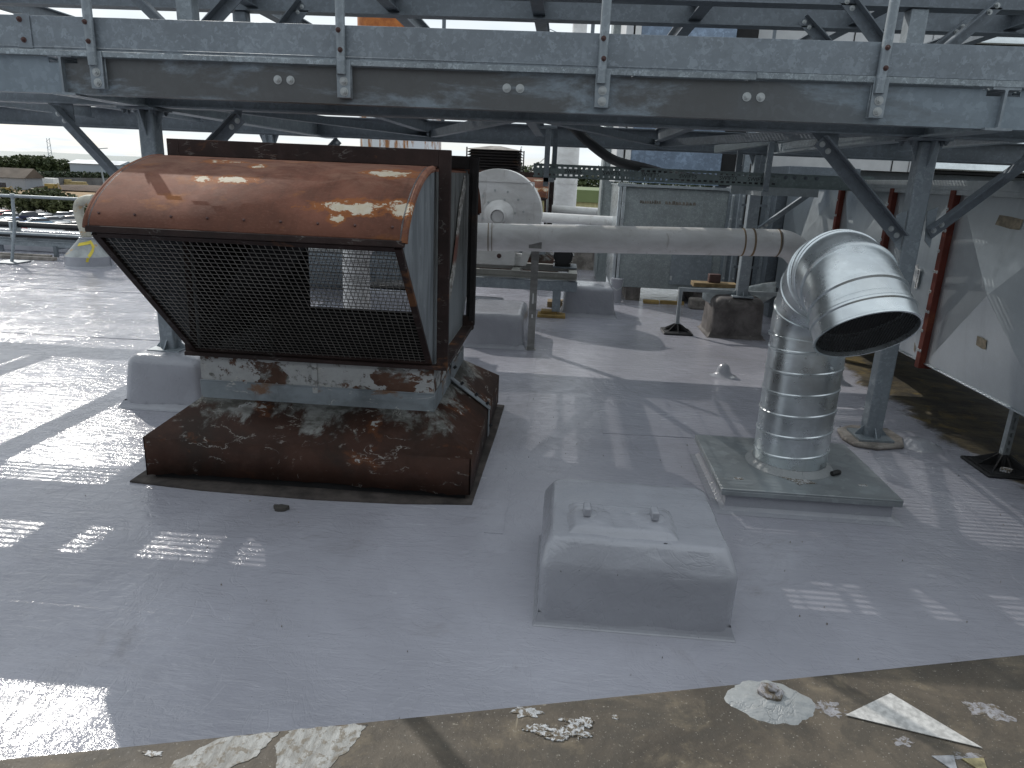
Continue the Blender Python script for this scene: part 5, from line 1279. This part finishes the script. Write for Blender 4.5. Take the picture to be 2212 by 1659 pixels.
tag(fe.build('site_fence', M['fencegrey'], loc=tuple(f0), smooth=False), 'long grey boarded site fence below the dark hedge', 'fence')
lpx = unproj(228,412,G); lh = (412-340)/1534*(lpx-V((0,0,1.65))).length
lt = thing('lamp_post', tuple(lpx), 'tall twin headed lamp post in front of the pale warehouse', 'lamp post')
MB().tube([lpx, lpx+V((-1.2,0,lh))], [.32,.2], 10).build('pole', M['steel'], lt); tp_ = lpx+V((-1.2,0,lh))
for s in (-1,1): MB().bar(tp_+V((s*.3,0,.1)), tp_+V((s*3.6,0,.45)), .5,.22).build('lamp_head', M['steel'], lt)
mp = unproj(212,384,G); 
ma_ = thing('lattice_mast', tuple(mp), 'thin lattice mast rising above the skyline trees', 'mast')
Dm = (mp-V((0,0,1.65))).length; hm = (384-322)/1534*Dm
ux = unproj(115,384,G); ma_.location = ux; ma_['_o'] = tuple(ux)
m_ = MB()
for sx in (-1,1):
    m_.bar(ux+V((sx*1.2,0,0)), ux+V((sx*.7,0,hm)), .18,.18)
for k in range(12): m_.bar(ux+V(((-1)**k*1.1,0,hm*k/12)), ux+V((-(-1)**k*1.0,0,hm*(k+1)/12)), .12,.12)
m_.build('lattice', M['shedpale'], ma_)
hm_ = MB(); nn_h = 120; gvh = []
for i in range(nn_h):
    a = -1.1+2.2*i/(nn_h-1); x, y = 1500*math.sin(a), 1500*math.cos(a); t_ = 4.5+5*mnoise.noise(V((a*9,1,1)))+2*mnoise.noise(V((a*45,2,1)))
    gvh += [(x*.9,y*.9,-9.6),(x,y,t_),(x*1.3,y*1.3,-9.6)]
hm_.add(gvh, [(i*3+k,(i+1)*3+k,(i+1)*3+k+1,i*3+k+1) for i in range(nn_h-1) for k in range(2)])
struct(hm_.build('hills', M['hill'], ang=80))
def truck(u, v, lb, cabonly):
    p = unproj(u, v, G); t = thing('lorry' if cabonly else 'site_cabin', tuple(p), lb, 'lorry' if cabonly else 'trailer')
    if cabonly:
        MB().box(p.x-4,p.x+4,p.y-1.3,p.y+1.3,G+.7,G+1.2).build('chassis', M['tyre'], t); MB().box(p.x-4.2,p.x+2.6,p.y-1.3,p.y+1.3,G+1.25,G+4.3).build('box_body', M['white'], t, bevel=.1); MB().box(p.x+2.8,p.x+5.2,p.y-1.25,p.y+1.25,G+.8,G+3.6).build('cab', M['white'], t, bevel=.2, seg=2); MB().box(p.x+3.4,p.x+4.8,p.y-1.28,p.y-1.252,G+2.2,G+3.2).build('window', M['glass'], t)
    else:
        MB().box(p.x-8,p.x+8,p.y-1.3,p.y+1.3,G+.9,G+3.6).build('body', M['white'], t, bevel=.08)
    for x in (-3,0,3.8): MB().cyl((p.x+x,p.y-1.32,G+.5),(p.x+x,p.y-1.0,G+.5),.5,n=14).build('wheel', M['tyre'], t)
truck(45,406,'white lorry parked by the brown roofed shed',True); truck(75,407,'long white trailer beside the white lorry',False)
ep = unproj(4,418,G); ex = thing('digger', tuple(ep), 'yellow backhoe digger on the earth works at the left edge', 'digger')
MB().box(ep.x-2.4,ep.x+2.2,ep.y-1,ep.y+1,G+.8,G+1.7).build('body', M['plantyellow'], ex, bevel=.1); MB().box(ep.x-.8,ep.x+1,ep.y-.9,ep.y+.9,G+1.7,G+3.1).build('cab', M['glass'], ex, bevel=.08)
for x in (-1.6,1.5): MB().cyl((ep.x+x,ep.y-1.15,G+.75),(ep.x+x,ep.y-.7,G+.75),.75,n=16).build('wheel', M['tyre'], ex)
MB().tube([ep+V((2.1,0,1.4)),ep+V((3.1,0,2.1)),ep+V((3.8,0,.9))],.12,8).build('boom', M['plantyellow'], ex)
ep2 = unproj(113,414,G); e2 = thing('excavator', tuple(ep2), 'small yellow excavator near the dark soil heap', 'excavator')
MB().box(ep2.x-1.8,ep2.x+1.8,ep2.y-1.2,ep2.y+1.2,G+.1,G+.9).build('tracks', M['tyre'], e2); MB().box(ep2.x-1.6,ep2.x+1.4,ep2.y-1.1,ep2.y+1.1,G+1,G+2.4).build('body', M['plantyellow'], e2, bevel=.1); MB().tube([ep2+V((1.2,0,1.8)),ep2+V((2.2,0,2.6)),ep2+V((3.1,0,.9))],.16,8).build('boom', M['plantyellow'], e2)
ep3 = unproj(165,404,G); tag(MB().box(ep3.x-4,ep3.x+4,ep3.y-1.2,ep3.y+1.2,G+.6,G+1.3).box(ep3.x-3.8,ep3.x-2.2,ep3.y-1.1,ep3.y+1.1,G+1.3,G+2.6).box(ep3.x-1.5,ep3.x+3.6,ep3.y-1.1,ep3.y+1.1,G+1.3,G+2.0).build('dump_truck', plain('pale yellow plant',(.30,.24,.11),.7), loc=tuple(ep3), bevel=.1), 'pale yellow dump truck behind the dark soil heap', 'dump truck')
gs = thing('green_shed', (1.3,45,G), 'cream clad shed with a green fascia seen between the slim stack and the unit', 'building')
MB().box(-6,9,45,60,G,.23).build('wall', M['shedcream'], gs, smooth=False); MB().box(-6.2,9.2,44.8,60.2,.231,.95).build('fascia', M['shedgreen'], gs, smooth=False)
gb = MB(); x = -6
while x < 9: gb.box(x,x+.12,44.94,44.999,G,.225); x += .3
gb.build('cladding_rib', M['shedcream'], gs, smooth=False)

# ------------------------------------------------------------------ light
AZ, EL = math.radians(-42), math.radians(33.6)
to_sun = V((math.sin(AZ)*math.cos(EL), math.cos(AZ)*math.cos(EL), math.sin(EL)))
sl = bpy.data.lights.new('sun', 'SUN'); sl.energy = 1.95; sl.angle = math.radians(.26); sl.color = (1,.955,.89)
so = bpy.data.objects.new('sun', sl); COL.objects.link(so); so.location = to_sun*60; so.rotation_euler = (-to_sun).to_track_quat('-Z','Y').to_euler()
w = bpy.data.worlds.new('World'); scene.world = w; w.use_nodes = True; nt = w.node_tree; nd = nt.nodes; bg = nd['Background']
sky = nd.new('ShaderNodeTexSky'); sky.sky_type = 'NISHITA'; sky.sun_disc = False; sky.sun_elevation = EL; sky.sun_rotation = AZ; sky.air_density = 1.0; sky.dust_density = 1.5; sky.ozone_density = 1.5
tc = nd.new('ShaderNodeTexCoord'); sx = nd.new('ShaderNodeSeparateXYZ'); nt.links.new(tc.outputs['Generated'], sx.inputs[0])
def wm(op, a, b):
    m = nd.new('ShaderNodeMath'); m.operation = op
    for i, v in enumerate((a, b)):
        if isinstance(v, (int, float)): m.inputs[i].default_value = v
        else: nt.links.new(v, m.inputs[i])
    return m.outputs[0]
dz = wm('ADD', wm('MAXIMUM', sx.outputs[2], 0.), .16)
cx_ = nd.new('ShaderNodeCombineXYZ'); nt.links.new(wm('DIVIDE', sx.outputs[0], dz), cx_.inputs[0]); nt.links.new(wm('DIVIDE', sx.outputs[1], dz), cx_.inputs[1])
no = nd.new('ShaderNodeTexNoise'); no.inputs['Scale'].default_value = .9; no.inputs['Detail'].default_value = 8; no.inputs['Roughness'].default_value = .6; no.inputs['Distortion'].default_value = .3; nt.links.new(cx_.outputs[0], no.inputs['Vector'])
mr = nd.new('ShaderNodeMapRange'); mr.interpolation_type = 'SMOOTHSTEP'; mr.inputs[1].default_value = .36; mr.inputs[2].default_value = .56; nt.links.new(no.outputs['Fac'], mr.inputs[0])
n2 = nd.new('ShaderNodeTexNoise'); n2.inputs['Scale'].default_value = 2.6; n2.inputs['Detail'].default_value = 7; nt.links.new(cx_.outputs[0], n2.inputs['Vector'])
cr = nd.new('ShaderNodeMix'); cr.data_type = 'RGBA'; nt.links.new(n2.outputs['Fac'], cr.inputs[0]); cr.inputs[6].default_value = (5.9,6.8,7.45,1); cr.inputs[7].default_value = (9.0,9.25,9.4,1)
mxw = nd.new('ShaderNodeMix'); mxw.data_type = 'RGBA'; nt.links.new(wm('ADD', wm('MULTIPLY', mr.outputs[0], .22), .76), mxw.inputs[0]); nt.links.new(sky.outputs[0], mxw.inputs[6]); nt.links.new(cr.outputs[2], mxw.inputs[7])
nt.links.new(mxw.outputs[2], bg.inputs['Color']); bg.inputs['Strength'].default_value = .1

vs_ = scene.view_settings; vs_.view_transform = 'Standard'; vs_.look = 'None'; vs_.exposure = .3; vs_.gamma = 1
scene.cycles.use_denoising = True
scene.cycles.max_bounces = 8
for o in bpy.data.objects:
    if '_o' in o.keys(): del o['_o']
